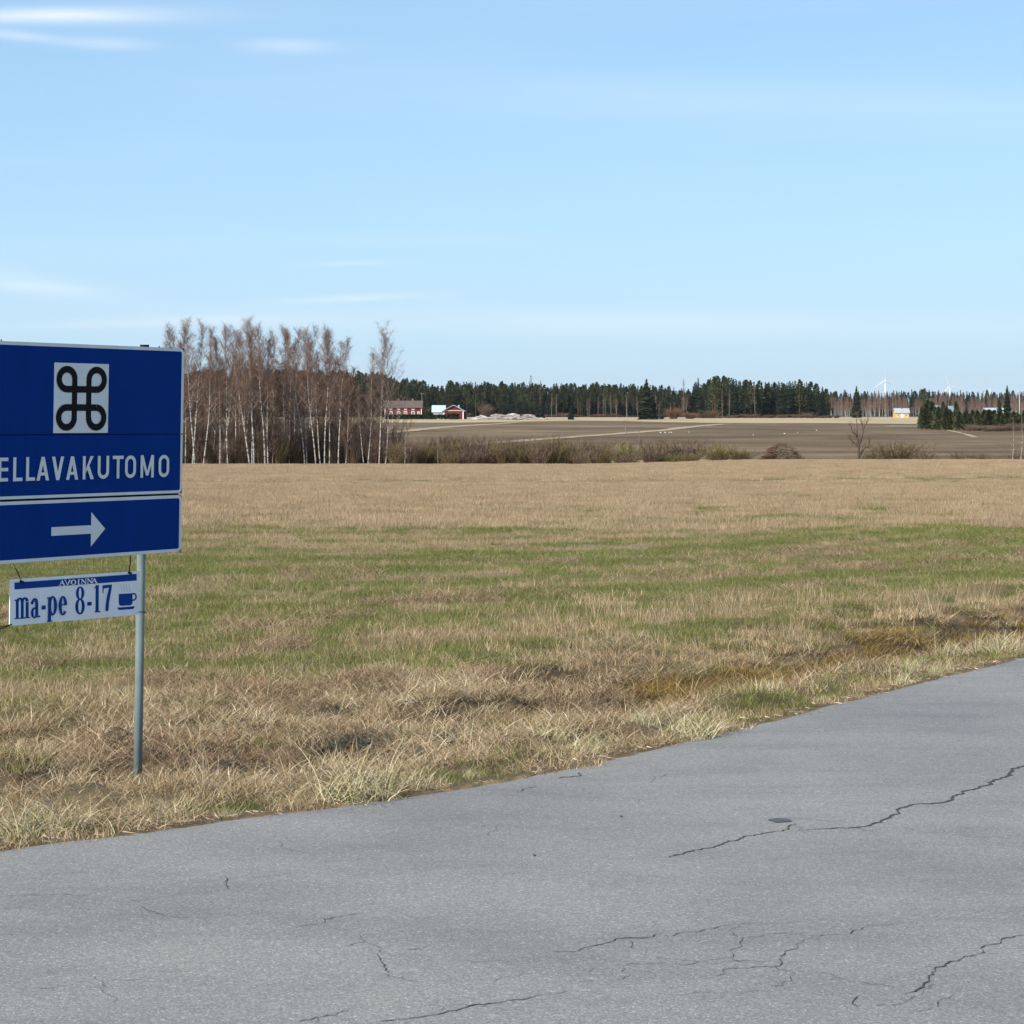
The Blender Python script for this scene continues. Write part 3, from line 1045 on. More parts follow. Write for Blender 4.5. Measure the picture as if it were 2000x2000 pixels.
def slab(t0, t1, z0, z1, d0, d1, rc=0.0):
    """a plate in the sign plane from depth d0 to d1, corners rounded by rc"""
    if rc > 0:
        P = (arc(t1 - rc, z1 - rc, rc, rc, 0, 90, 5) + arc(t0 + rc, z1 - rc, rc, rc, 90, 180, 5) + arc(t0 + rc, z0 + rc, rc, rc, 180, 270, 5) + arc(t1 - rc, z0 + rc, rc, rc, 270, 360, 5))
    else:
        P = [(t1, z0), (t1, z1), (t0, z1), (t0, z0)]
    n = len(P)
    mb = MB()
    V = [SW(a, b, d1) for a, b in P] + [SW(a, b, d0) for a, b in P]
    mb.add(V, [tuple(range(n)), tuple(range(2 * n - 1, n - 1, -1))] + [(i, i + n, (i + 1) % n + n, (i + 1) % n) for i in range(n)])
    return mb


def put(mb, name, m, parent, root, smooth=False):
    """meshes are written in world places; hang them under a thing without moving them"""
    me = mb.mesh(name, m, smooth)
    base = root.location
    me.transform(Matrix.Translation(-Vector(base)))
    return obj(name, me, parent)


def rrect(t0, t1, z0, z1, rc):
    return (arc(t1 - rc, z1 - rc, rc, rc, 0, 90, 6) + arc(t0 + rc, z1 - rc, rc, rc, 90, 180, 6) + arc(t0 + rc, z0 + rc, rc, rc, 180, 270, 6) + arc(t1 - rc, z0 + rc, rc, rc, 270, 360, 6))


p_up = put(slab(T0, T1, ZD + 0.0025, ZT, -0.022, 0.0, 0.004), 'symbol_panel', m_blue, sign, sign)
p_tx = put(slab(T0, T1, ZB1, ZD - 0.0025, -0.022, 0.0, 0.004), 'text_panel', m_blue, sign, sign)
p_ar = put(slab(T0, T1, ZB, ZA, -0.022, 0.0, 0.02), 'arrow_panel', m_blue, sign, sign)
# pale borders
fb = Flat(0.0015)
e = 0.010
rc = 0.022
fb.stroke([(T1 - e, ZD + 0.004)] + arc(T1 - e - rc, ZT - e - rc, rc, rc, 0, 90, 6) + arc(T0 + e + rc, ZT - e - rc, rc, rc, 90, 180, 6) + [(T0 + e, ZD + 0.004)], 0.019)
put(fb.mb, 'border', m_white, p_up, sign)
fb = Flat(0.0015)
fb.stroke([(T0 + e, ZD - 0.004)] + arc(T0 + e + rc, ZB1 + e + rc, rc, rc, 180, 270, 6) + arc(T1 - e - rc, ZB1 + e + rc, rc, rc, 270, 360, 6) + [(T1 - e, ZD - 0.004)], 0.017)
put(fb.mb, 'border', m_white, p_tx, sign)
fb = Flat(0.0015)
fb.stroke(rrect(T0 + e, T1 - e, ZB + e, ZA - e, rc), 0.019, True)
put(fb.mb, 'border', m_white, p_ar, sign)
# the looped square
cx, cz = q1(766, 668)
hs_ = 0.200
sb = put(slab(cx - hs_, cx + hs_, cz - hs_ + 0.002, cz + hs_ + 0.002, 0.0008, 0.003), 'symbol_plate', m_white, p_up, sign)
fl = Flat(0.0042)
c_, r_ = 0.109, 0.0568
for s_ in (-1, 1):
    fl.stroke([(cx + s_ * (c_ - r_), cz - c_), (cx + s_ * (c_ - r_), cz + c_)], 0.0385)
for s_ in (-1, 1):
    fl.stroke([(cx - c_, cz + s_ * (c_ - r_)), (cx + c_, cz + s_ * (c_ - r_))], 0.0385)
for sx, sz, a0 in ((1, 1, 180), (-1, 1, 270), (-1, -1, 0), (1, -1, 90)):
    fl.stroke(arc(cx + sx * c_, cz + sz * c_, r_, r_, {(1, 1): 180, (-1, 1): -90, (-1, -1): 0, (1, -1): 90}[sx, sz], {(1, 1): -90, (-1, 1): 0 + 0, (-1, -1): -270, (1, -1): -180}[sx, sz] if (sx, sz) != (-1, 1) else -360, 40), 0.0385)
put(fl.mb, 'symbol', m_black, p_up, sign)

# lettering of the place
fl = Flat(0.0012)
W1 = 0.0205
H_ = 0.1335
z_base = 1.678


def letter(ch, a, b):
    """ch drawn between a and b along the sign, on the base line"""
    z0, z1 = z_base, z_base + H_
    w = W1
    h2 = w / 2
    m = (a + b) / 2
    st = fl.stroke
    if ch == 'P':
        st([(a + h2, z0), (a + h2, z1)], w)
        st([(a + h2, z1 - h2), (b - 0.03, z1 - h2)] + arc(b - 0.03, z1 - 0.036, 0.03 - h2, 0.036 - h2, 90, -90, 10) + [(a + h2, z1 - 0.072 + h2)], w)
    elif ch == 'E':
        st([(a + h2, z0), (a + h2, z1)], w)
        for zc in (z0 + h2, (z0 + z1) / 2, z1 - h2):
            st([(a + h2, zc), (b, zc)], w * 0.92)
    elif ch == 'L':
        st([(a + h2, z0), (a + h2, z1)], w)
        st([(a + h2, z0 + h2), (b, z0 + h2)], w * 0.92)
    elif ch in 'AV':
        f = 1 if ch == 'A' else -1
        zb, zt = (z0, z1) if f > 0 else (z1, z0)
        ww = w * 1.08
        for e0, sg in ((a, 1), (b, -1)):
            fl.poly([(e0, zb), (e0 + sg * ww, zb), (m + sg * ww * 0.52, zt), (m - sg * ww * 0.5, zt)])
        if f > 0:
            st([(a + 0.024, z0 + 0.037), (b - 0.024, z0 + 0.037)], w * 0.85)
    elif ch == 'K':
        st([(a + h2, z0), (a + h2, z1)], w)
        ww = w * 1.15
        fl.poly([(b - ww, z1), (b, z1), (a + w + 0.002, z0 + 0.036), (a + w + 0.002, z0 + 0.060)])
        fl.poly([(b - ww + 0.002, z0), (b + 0.003, z0), (a + 0.042, z0 + 0.092), (a + 0.028, z0 + 0.070)])
    elif ch == 'U':
        rr = (b - a) / 2 - h2
        st([(a + h2, z1), (a + h2, z0 + rr + h2)] + arc(m, z0 + rr + h2, rr, rr, 180, 360, 14)[1:-1] + [(b - h2, z0 + rr + h2), (b - h2, z1)], w)
    elif ch == 'T':
        st([(a, z1 - h2), (b, z1 - h2)], w * 0.92)
        st([(m, z0), (m, z1 - h2)], w)
    elif ch == 'O':
        rr = (b - a) / 2 - h2
        st(arc(m, z1 - rr - h2, rr, rr, 0, 180, 14) + arc(m, z0 + rr + h2, rr, rr, 180, 360, 14), w, True)
    elif ch == 'M':
        st([(a + h2, z0), (a + h2, z1)], w)
        st([(b - h2, z0), (b - h2, z1)], w)
        ww = w * 1.05
        fl.poly([(a, z1), (a + ww, z1), (m + ww * 0.42, z0 + 0.012), (m - ww * 0.42, z0 + 0.012)])
        fl.poly([(b - ww, z1), (b, z1), (m + ww * 0.42, z0 + 0.012), (m - ww * 0.42, z0 + 0.012)])


for ch, x0, x1 in (('P', -142, -52), ('E', -18, 75), ('L', 122, 210), ('L', 243, 328), ('A', 342, 460), ('V', 485, 598), ('A', 620, 733), ('K', 775, 876),
                   ('U', 915, 1022), ('T', 1055, 1158), ('O', 1172, 1275), ('M', 1318, 1443), ('O', 1487, 1587)):
    letter(ch, q1(x0, 1320)[0], q1(x1, 1320)[0])
put(fl.mb, 'lettering', m_white, p_tx, sign)
# arrow
fl = Flat(0.0012)
A = [S(100, 1030), S(177.5, 1025.5), S(177.5, 1000), S(205, 1033), S(177.5, 1067.5), S(177.5, 1043), S(100, 1046.5)]
za = S(177.5, 1034)[1]
ta, tb, tc_ = S(100, 1038)[0], S(177.5, 1034)[0], S(205, 1033)[0]
fl.poly([(ta, za - 0.0245), (tb, za - 0.0245), (tb, za + 0.0245), (ta, za + 0.0245)])
fl.poly([(tb, za - 0.1), (tc_, za), (tb, za + 0.1)])
put(fl.mb, 'arrow', m_white, p_ar, sign)


for z_ in (ZD, (ZB1 + ZA) / 2):
    put(slab(T0 + 0.03, T1 - 0.006, z_ - 0.02, z_ + 0.02, -0.030, -0.0225), 'gap_backing', m_dark, sign, sign)  # dark backing added so no background light shows between the panels
# two posts with caps and clamps
def post(t_, top):
    b = ORG + SD * t_ - SN * 0.055
    zb = float(ground_z(b.x, b.y)) - 0.1
    mb = MB()
    zs = [zb, 0.6, 1.2, top]
    mb.tube([(b.x + LEAN * z, b.y, z) for z in zs], 0.0262, 24)
    o = put(mb, 'post', m_steel, sign, sign, False)
    me = o.data
    me.polygons.foreach_set('use_smooth', [len(p.vertices) == 4 for p in me.polygons])
    mb = MB()
    mb.tube([(b.x + LEAN * top, b.y, top), (b.x + LEAN * top, b.y, top + 0.012)], 0.0275, 20)
    put(mb, 'post_cap', m_dark, o, sign)
    mb = MB()
    zr = float(ground_z(b.x, b.y)) + 0.115
    mb.tube([(b.x + LEAN * zr, b.y, zr), (b.x + LEAN * zr, b.y, zr + 0.006)], 0.0272, 20)
    put(mb, 'ring', m_steel, o, sign)
    for zc in (1.3, 1.48, 1.66, 1.86, 2.02, 2.38):
        mb = MB()
        mb.tube([SW(t_ - 0.05, zc, -0.026), SW(t_ - 0.028, zc, -0.055), SW(t_ - 0.028, zc, -0.082), SW(t_ + 0.028, zc, -0.082), SW(t_ + 0.028, zc, -0.055), SW(t_ + 0.05, zc, -0.026)], 0.006, 6)
        put(mb, 'clamp', m_alu, o, sign)


post(0.0, 2.458)
post(-1.17, 2.458)
for tt in (T1 - 0.19, T1 - 0.095, T0 + 0.1, -1.085):
    mb = MB()
    mb.tube([SW(tt, ZT - 0.002, -0.012), SW(tt, ZT + 0.009, -0.012)], 0.004, 8)
    put(mb, 'bolt', m_dark, sign, sign)

# ---------------------------------------------------------------- the opening-hours board wired under it
b0, b1 = S(18.5, 1178)[0], S(272.5, 1158)[0]
zl1, zl0, zr1, zr0 = S(18.5, 1132)[1], S(18.5, 1222.5)[1], S(272.5, 1115)[1], S(272.5, 1200)[1]
hb = thing('hours_board', tuple(SW((b0 + b1) / 2, zl0, 0)), 0, 'small white opening-hours board with a blue cup, wired below the blue sign', 'notice board')
mb = MB()
Pq = [(b1, zr0), (b1, zr1), (b0, zl1), (b0, zl0)]
V = [SW(a, b, 0.004) for a, b in Pq] + [SW(a, b, -0.002) for a, b in Pq]
mb.add(V, [(0, 1, 2, 3), (7, 6, 5, 4)] + [(i, i + 4, (i + 1) % 4 + 4, (i + 1) % 4) for i in range(4)])
board = put(mb, 'board', m_board, hb, hb)
fl = Flat(0.0045)
fl.poly([q2(131, 472), q2(131, 538), q2(1285, 453), q2(1285, 390)])
put(fl.mb, 'band', m_ink, board, hb)


# serif lettering, strokes read off the enlarged photograph
def txt(name, off, m, parent, paths):
    f = Flat(off)
    for kind, pts, w in paths:
        P = [q2(*p) for p in pts]
        if kind == 'p':
            f.poly(P)
        elif kind == 'c':
            f.stroke(P, w, True)
        else:
            f.stroke(P, w)
    return put(f.mb, name, m, parent, hb)


def ell(cx, cy, rx, ry, a0=0, a1=360, n=28):
    n = max(6, int(n * abs(a1 - a0) / 360))
    return [(cx + rx * math.cos(R(a0 + (a1 - a0) * k / n)), cy - ry * math.sin(R(a0 + (a1 - a0) * k / n))) for k in range(n + (0 if abs(a1 - a0) == 360 else 1))]


PXM = 11.3 / FPX / 4.83 / 0.79
PZM = 11.3 / FPX / 4.83


def vw(cx, cy, rx, ry, wv, wh, n=32):
    """closed oval with heavy sides and thin top and bottom: outer and inner edge"""
    out_ = ell(cx, cy, rx, ry)
    in_ = ell(cx, cy, rx - wv, ry - wh)
    return out_, in_


def oval(f, cx, cy, rx, ry, wv, wh, sk=0.0, a0=0, a1=360):
    n = 36
    wv, wh = wv * 1.15, wh * 1.2
    V, F = [], []
    o = f.off + 0.00025 * f.k
    f.k += 1
    for k in range(n + 1):
        a = R(a0 + (a1 - a0) * k / n)
        for q in (0, 1):
            x = cx + (rx - q * wv) * math.cos(a)
            y = cy - (ry - q * wh) * math.sin(a) - sk * (x - cx)
            tt, zz_ = q2(x, y)
            V.append(SW(tt, zz_, o))
        if k:
            F.append((2 * k - 2, 2 * k - 1, 2 * k + 1, 2 * k))
    f.mb.add(V, F)


fl = Flat(0.0045)


def bar(x0, y0, x1, y1, w, f=None):
    """upright or slanted bar w wide (level ends)"""
    w = w * 1.15
    (f or fl).poly([q2(x0 - w / 2, y0), q2(x0 + w / 2, y0), q2(x1 + w / 2, y1), q2(x1 - w / 2, y1)])


def ser(x0, x1, y, h=11, sk=0.06, f=None):
    (f or fl).poly([q2(x0, y - h / 2 + sk * 0), q2(x1, y - h / 2 - sk * (x1 - x0)), q2(x1, y + h / 2 - sk * (x1 - x0)), q2(x0, y + h / 2)])


# m
for xx, yt, yb in ((158, 640, 812), (205, 640, 809), (251, 655, 804)):
    bar(xx, yt, xx, yb, 24)
    ser(xx - 27, xx + 25, yb)
ser(131, 158, 640, 12)
oval(fl, 181, 655, 36, 42, 24, 16, 0.05, 0, 165)
oval(fl, 228, 650, 36, 40, 24, 16, 0.05, 0, 165)
# a
bar(340, 660, 340, 780, 24)
oval(fl, 322, 660, 30, 43, 24, 14, 0.05, 0, 170)
oval(fl, 318, 757, 34, 52, 22, 12, 0.05, 60, 330)
oval(fl, 296, 663, 13, 16, 12, 15, 0)
ser(338, 372, 792, 16)
# hyphen
fl.poly([q2(385, 690), q2(423, 686), q2(423, 724), q2(385, 728)])
# p
bar(462, 610, 458, 835, 25)
ser(436, 460, 617, 12)
ser(434, 486, 838)
oval(fl, 488, 690, 42, 92, 25, 14, 0.05)
# e
oval(fl, 585, 690, 40, 92, 25, 13, 0.05, 8, 322)
ser(563, 622, 682, 13)
put(fl.mb, 'lettering', m_ink, board, hb)
fl = Flat(0.0045)
# 8
oval(fl, 751, 572, 40, 64, 24, 12, 0.05)
oval(fl, 750, 698, 46, 76, 26, 13, 0.05)
# hyphen
fl.poly([q2(818, 656), q2(860, 653), q2(860, 688), q2(818, 691)])
# 1
bar(912, 497, 910, 748, 26)
fl.poly([q2(886, 532), q2(884, 520), q2(902, 497), q2(914, 497)])
ser(888, 940, 748, 12)
# 7
fl.poly([q2(962, 498), q2(1049, 490), q2(1049, 514), q2(962, 530)])
fl.poly([q2(962, 530), q2(970, 528), q2(970, 570), q2(963, 570)])
fl.poly([q2(1024, 512), q2(1049, 512), q2(1024, 650), q2(1016, 738), q2(988, 742), q2(990, 690), q2(1002, 610)])
put(fl.mb, 'lettering', m_ink, board, hb)
# AVOINNA on the band
fl = Flat(0.0052)


def capA(x, y0, y1, w, up=True):
    a, b = (y1, y0) if up else (y0, y1)
    fl.stroke([q2(x - w / 2, a), q2(x, b)], 5 * PXM)
    fl.stroke([q2(x, b), q2(x + w / 2, a)], 10 * PXM)
    for s_ in (-1, 1):
        ser(x + s_ * w / 2 - 10, x + s_ * w / 2 + 10, a, 5)
    if up:
        ser(x - w * 0.3, x + w * 0.3, y0 + (y1 - y0) * 0.65, 5)


capA(579, 453, 499, 44)
capA(630, 449, 495, 44, False)
oval(fl, 685, 469, 26, 25, 11, 5, 0.05)
bar(733, 442, 733, 489, 10)
for x_, y_ in ((782, 438), (838, 434)):
    fl.stroke([q2(x_ - 19, y_ + 46), q2(x_ - 19, y_)], 5 * PXM)
    fl.stroke([q2(x_ - 19, y_ + 1), q2(x_ + 19, y_ + 44)], 10 * PXM)
    fl.stroke([q2(x_ + 19, y_ + 44), q2(x_ + 19, y_ - 1)], 5 * PXM)
    ser(x_ - 28, x_ - 10, y_ + 46, 5)
    ser(x_ + 9, x_ + 28, y_ - 1, 5)
    ser(x_ - 28, x_ - 12, y_ + 2, 5)
capA(878, 432, 476, 42)
for s_ in (442, 489):
    ser(722, 744, s_, 5)
put(fl.mb, 'lettering', m_board, board, hb)
# cup, saucer, steam
fl = Flat(0.0045)
fl.poly([q2(1115, 580), q2(1246, 572), q2(1246, 655), q2(1243, 672), q2(1235, 682), q2(1222, 687), q2(1138, 692), q2(1126, 688), q2(1118, 678), q2(1115, 660)])
oval(fl, 1252, 607, 34, 38, 12, 12, 0.05, 110, -110)
fl.poly([q2(1100, 708), q2(1266, 695), q2(1260, 712), q2(1250, 722), q2(1120, 731), q2(1108, 722)])
put(fl.mb, 'cup_symbol', m_ink, board, hb)
fl = Flat(0.0045)
for x_ in (1140, 1165, 1190, 1216):
    fl.stroke([q2(x_ + 5 * math.sin(k * 0.9), 560 - k * 11) for k in range(8)], 3.2 * PXM)
put(fl.mb, 'steam_symbol', m_steam, board, hb)
# wires
for pts in ([S(27, 1098), S(31, 1112), S(35, 1120), S(41, 1136)], [S(257, 1085), S(254, 1098), S(252, 1110), S(252, 1119)]):
    mb = MB()
    mb.tube([SW(a, b, 0.003 if i else -0.01) for i, (a, b) in enumerate(pts)], 0.0035, 6)
    a, b = pts[-1]
    mb.tube([SW(a - 0.012, b + 0.004, 0.008), SW(a + 0.012, b - 0.004, 0.008)], 0.007, 6)
    put(mb, 'wire', m_dark, hb, hb)
mb = MB()
a, b = S(270, 1195)
mb.tube([SW(a, b, 0.006), SW(a + 0.03, b - 0.003, 0.004), SW(0.028, b - 0.012, -0.035), SW(0.03, b - 0.012, -0.06)], 0.003, 6)
put(mb, 'wire', m_dark, hb, hb)
mb = MB()
a, b = S(22, 1219)
mb.tube([SW(a, b, 0.006), SW(a - 0.05, b - 0.008, 0.004), SW(-1.17, b - 0.02, -0.03)], 0.003, 6)
mb.tube([SW(a, b, 0.006), SW(a - 0.05, b - 0.016, 0.004), SW(-1.17, b - 0.034, -0.03)], 0.003, 6)
put(mb, 'wire', m_dark, hb, hb)

# ---------------------------------------------------------------- bare birches and willow scrub
m_bark, t, out = mat('birch_bark')
tc = t.n('ShaderNodeTexCoord').outputs['Object']
f = t.noise(t.mapping(tc, (1.3, 1.3, 3.2)), 1.6, 4, 0.7)
f2 = t.noise(t.mapping(tc, (0.6, 0.6, 0.35)), 1.0, 3, 0.6)
c = t.ramp(f, [(0.40, (0.05, 0.043, 0.038)), (0.50, (0.36, 0.335, 0.305)), (0.72, (0.62, 0.595, 0.56))])
c = t.mix(t.ramp(f2, [(0.45, (0, 0, 0)), (0.7, (0.45, 0.45, 0.45))]), c, (0.20, 0.165, 0.14))
pbr(t, out, c, 0.8, 0.2)
m_greybark = plain('grey_bark', (0.17, 0.145, 0.125), 0.9, 0.1, 0.3, 4)
m_darkbark = plain('dark_bark', (0.075, 0.06, 0.05), 0.95, 0.1, 0.3, 4)
m_pinebark = plain('pine_bark', (0.16, 0.10, 0.07), 0.95, 0.1, 0.3, 3)
m_twig = leafy('birch_twigs', [(0.105, 0.060, 0.043), (0.165, 0.097, 0.070), (0.215, 0.133, 0.098), (0.28, 0.20, 0.16)], 0.0, 0.3)
m_twigb = leafy('brown_twigs', [(0.075, 0.048, 0.035), (0.115, 0.076, 0.056), (0.165, 0.112, 0.084), (0.23, 0.165, 0.125)], 0.0, 0.3)
m_wil = leafy('willow_twigs', [(0.075, 0.055, 0.028), (0.115, 0.085, 0.042), (0.15, 0.113, 0.055), (0.20, 0.155, 0.085)], 0.0, 0.4)
m_wilg = leafy('budding_willow_twigs', [(0.085, 0.07, 0.030), (0.13, 0.11, 0.045), (0.175, 0.15, 0.06), (0.22, 0.185, 0.09)], 0.0, 0.3)
m_brush = leafy('dark_brush', [(0.05, 0.035, 0.028), (0.10, 0.066, 0.048), (0.15, 0.10, 0.072), (0.20, 0.14, 0.10)], 0.0, 0.3)
m_rust = leafy('rust_brush', [(0.10, 0.04, 0.02), (0.17, 0.075, 0.035), (0.13, 0.07, 0.045), (0.22, 0.14, 0.09)], 0.0, 0.3)


class Rib:
    """many thin ribbons in one mesh"""

    def __init__(self):
        self.V, self.F, self.n = [], [], 0

    def add(self, P, w0, w1, side):
        n = len(P)
        P = np.asarray(P)
        w = np.linspace(w0, w1, n)[:, None] * 0.5
        V = np.empty((2 * n, 3))
        V[0::2] = P - side * w
        V[1::2] = P + side * w
        self.V.append(V)
        b = self.n
        self.F += [(b + 2 * i, b + 2 * i + 1, b + 2 * i + 3, b + 2 * i + 2) for i in range(n - 1)]
        self.n += 2 * n

    def mesh(self, name, m):
        me = bpy.data.meshes.new(name)
        me.from_pydata(np.concatenate(self.V).tolist(), [], self.F)
        me.materials.append(m)
        return me


def rdir(g):
    a = g.random() * 6.283
    z = g.uniform(-0.6, 0.6)
    return np.array([math.cos(a), math.sin(a), z]) / math.sqrt(1 + z * z)


def birch_mesh(seed, H, lo, spread, ntw, mb_trunk, m_t, tw_w=0.018, r0=0.085, limbs=26, wob=0.25):
    g = np.random.default_rng(seed)
    n = 12
    pts = []
    dx, dy = 0, 0
    ph = g.random(4) * 6.28
    for k in range(n + 1):
        f = k / n
        pts.append(np.array([wob * (math.sin(f * 3.1 + ph[0]) - math.sin(ph[0])) + 0.4 * wob * math.sin(f * 9 + ph[1]) * f,
                             wob * (math.sin(f * 2.7 + ph[2]) - math.sin(ph[2])), H * f - 0.15 * (k == 0)]))
    pts = np.array(pts)
    tr = MB()
    tr.tube(pts.tolist(), [r0 * (1 - 0.93 * (k / n) ** 0.85) for k in range(n + 1)], 7)
    rb = Rib()

    def along(f):
        x = f * n
        i = min(n - 1, int(x))
        return pts[i] + (pts[i + 1] - pts[i]) * (x - i)

    for i in range(limbs):
        f = lo + (0.97 - lo) * (i + g.random() * 0.8) / limbs
        p = along(f)
        az = i * 2.4 + g.normal(0, 0.5)
        ln = spread * H * (0.30 * (1 - f) + 0.07) * g.uniform(0.7, 1.25) * (0.6 + 0.4 * min(1, (f - lo) / 0.15))
        th = g.uniform(0.45, 0.85) * (1.0 if f < 0.65 else 1.0 - 1.5 * (f - 0.65))
        lp = [p]
        m = 6
        for k in range(m):
            a = th * (1 - 0.45 * k / m) + (0.5 * max(0, k - 3) / 3)
            lp.append(lp[-1] + np.array([math.sin(a) * math.cos(az), math.sin(a) * math.sin(az), math.cos(a)]) * ln / m)
            az += g.normal(0, 0.12)
        rr = r0 * 0.34 * (1 - f) + 0.008
        lp = np.array(lp)
        if f < lo + 0.22:
            tr.tube([q.tolist() for q in lp], [rr * (1 - 0.8 * k / m) for k in range(m + 1)], 4, False)
        else:
            rb.add(lp, rr * 1.8, rr * 0.4, rdir(g))
        for j in range(int(ntw * (0.5 + ln / 3))):
            q = g.uniform(0.18, 1.0)
            x = q * m
            k = min(m - 1, int(x))
            s0 = lp[k] + (lp[k + 1] - lp[k]) * (x - k)
            a = g.random() * 6.283
            L = g.uniform(0.4, 1.15) * (0.6 + 0.05 * H) * 0.75
            d = np.array([math.cos(a) * 0.5, math.sin(a) * 0.5, g.uniform(0.2, 1.0)])
            tp = [s0]
            for w in range(3):
                tp.append(tp[-1] + d * L / 3)
                d = d + np.array([g.normal(0, 0.06), g.normal(0, 0.06), -0.35])
            sd = rdir(g)
            rb.add(tp, tw_w, tw_w * 0.45, sd)
            for w in range(3):
                b0 = tp[1 + w] if w < 3 else tp[2]
                e = np.array([g.normal(0, 0.16), g.normal(0, 0.16), g.uniform(-0.38, 0.15)])
                rb.add([b0, b0 + e], tw_w * 0.62, tw_w * 0.35, rdir(g))
    # the leader's own twigs
    for j in range(ntw * 3):
        f = g.uniform(lo + 0.25, 1.0)
        s0 = along(f)
        a = g.random() * 6.283
        L = g.uniform(0.3, 0.9)
        d = np.array([math.cos(a) * 0.5, math.sin(a) * 0.5, 0.9])
        tp = [s0, s0 + d * L * 0.5, s0 + d * L * 0.8 + np.array([0, 0, -0.1])]
        rb.add(tp, tw_w, tw_w * 0.4, rdir(g))
    return tr.mesh('trunk', m_t, True), rb.mesh('crown', mb_trunk)


BIRCH = [birch_mesh(40 + k, 15.0, lo, sp, ntw, m_twig, m_bark, wob=0.3) for k, (lo, sp, ntw) in enumerate(((0.36, 0.85, 44), (0.30, 0.75, 40), (0.42, 0.8, 48), (0.34, 1.0, 44), (0.45, 0.7, 40), (0.28, 0.9, 40)))]
WIDE = birch_mesh(60, 15.0, 0.25, 1.45, 26, m_twig, m_bark, limbs=30, wob=0.5)
YOUNG = [birch_mesh(70 + k, 9.0, 0.10, 0.85, 22, m_twigb, m_greybark, r0=0.05, tw_w=0.034, limbs=26, wob=0.25) for k in range(4)]
SAPL = [birch_mesh(80 + k, 5.0, 0.25, 0.6, 5, m_twig, m_bark, r0=0.045, tw_w=0.014, limbs=14, wob=0.12) for k in range(2)]
FARB = [birch_mesh(90 + k, 14.0, 0.30, 0.75, 14, m_twig, m_bark, r0=0.11, tw_w=0.075, limbs=18, wob=0.25) for k in range(3)]


def tree(name, meshes, loc, h, h0, label, cat, group=None, rz=None, lean=(0, 0), wide=1.0):
    s_ = h / h0
    o = thing(name, loc, 0, label, cat, group)
    o.rotation_euler = (lean[1], lean[0], random.random() * 6.28 if rz is None else rz)
    o.scale = (s_ * wide, s_ * wide, s_)
    for nm, me in zip(('trunk', 'crown'), meshes):
        obj(nm, me, o)
    return o


def lean_tree(name, meshes, u0, D, ut, vt, h0, label, cat, group=None, wide=1.0, dz=0.0):
    """stands in column u0 at distance D; its top in column ut, row vt"""
    x, y, z = on(u0, D)
    z += dz
    top = zat(vt, D)
    h = top - z
    dx = (ut - u0) / FPX * D
    o = thing(name, (x, y, z), 0, label, cat, group)
    L = math.hypot(h, dx)
    s_ = L / h0
    rot = Matrix.Rotation(math.atan2(dx, h), 4, 'Y') @ Matrix.Rotation(random.random() * 6.28, 4, 'Z')
    o.rotation_euler = rot.to_euler()
    o.scale = (s_ * wide, s_ * wide, s_)
    for nm, me in zip(('trunk', 'crown'), meshes):
        obj(nm, me, o)
    return o


GB = 'bare birches at the far edge of the field'
front = [  # base column, top column, top row, distance, mesh, label
    (381, 376, 626, 207, 0, 'tall bare birch just right of the blue sign, twin-stemmed and reaching highest there'),
    (375, 388, 634, 209, 3, 'bare birch whose stem shows right against the edge of the blue sign'),
    (396, 410, 640, 207, 1, 'slim straight bare birch second from the blue sign, its stem clean and white'),
    (429, 420, 660, 208, 4, 'bare birch with pale side limbs slanting up to the left, third from the sign'),
    (445, 443, 640, 209, 2, 'bare birch with a reddish dense crown before the tight clump'),
    (489, 458, 640, 207, 5, 'bare birch of the tight clump that leans clearly to the left'),
    (492, 480, 652, 207.6, 4, 'bare birch in the middle of the tight clump, crown hidden among its neighbours'),
    (496, 497, 625, 207, 0, 'tallest bare birch, upright at the right side of the tight clump'),
    (518, 508, 640, 207, 2, 'bare birch leaning left, one of two white stems right of the tight clump'),
    (524, 521, 662, 207, 1, 'bare birch standing upright, the other of two white stems right of the tight clump'),
    (560, 547, 644, 222, 3, 'bare birch standing farther back between the stem pair and the leaning trio'),
    (596, 566, 648, 212, 5, 'bare birch leaning left across the gap before the leaning trio'),
    (618, 606, 644, 207, 0, 'bare birch with a stem curving left, first of the leaning trio'),
    (627, 614, 690, 207, 4, 'thin short bare birch between the two thicker stems of the leaning trio'),
    (634, 626, 643, 207, 2, 'bare birch with a white stem flecked black, last of the leaning trio'),
    (643, 649, 650, 209, 1, 'bare birch with a forked airy crown right of the leaning trio'),
    (661, 671, 662, 207, 4, 'slender bare birch leaning slightly right, last before the gap in the wood'),
    (674, 680, 740, 208, 5, 'short thin bare birch in the gap of the wood'),
    (712, 702, 752, 207, 4, 'short bare birch with a bent stem left of the wide-crowned birch'),
    (718, 722, 690, 208, 1, 'thin bare birch just left of the wide-crowned birch'),
    (740, 744, 655, 208, 3, 'bare birch supporting the left half of the big crown at the end of the wood'),
]
for (u0, ut, vt, D, k, lab) in front:
    lean_tree('birch', BIRCH[k], u0, D, ut, vt, 15.0, lab, 'tree', GB)
lean_tree('birch', WIDE, 752, 209, 757, 651, 15.0, 'wide-crowned bare birch, last tree of the wood beside the red house', 'tree', GB)
lean_tree('birch', BIRCH[2], 316, 214, 317, 640, 15.0, 'bare birch whose top alone shows above the blue sign', 'tree', GB)
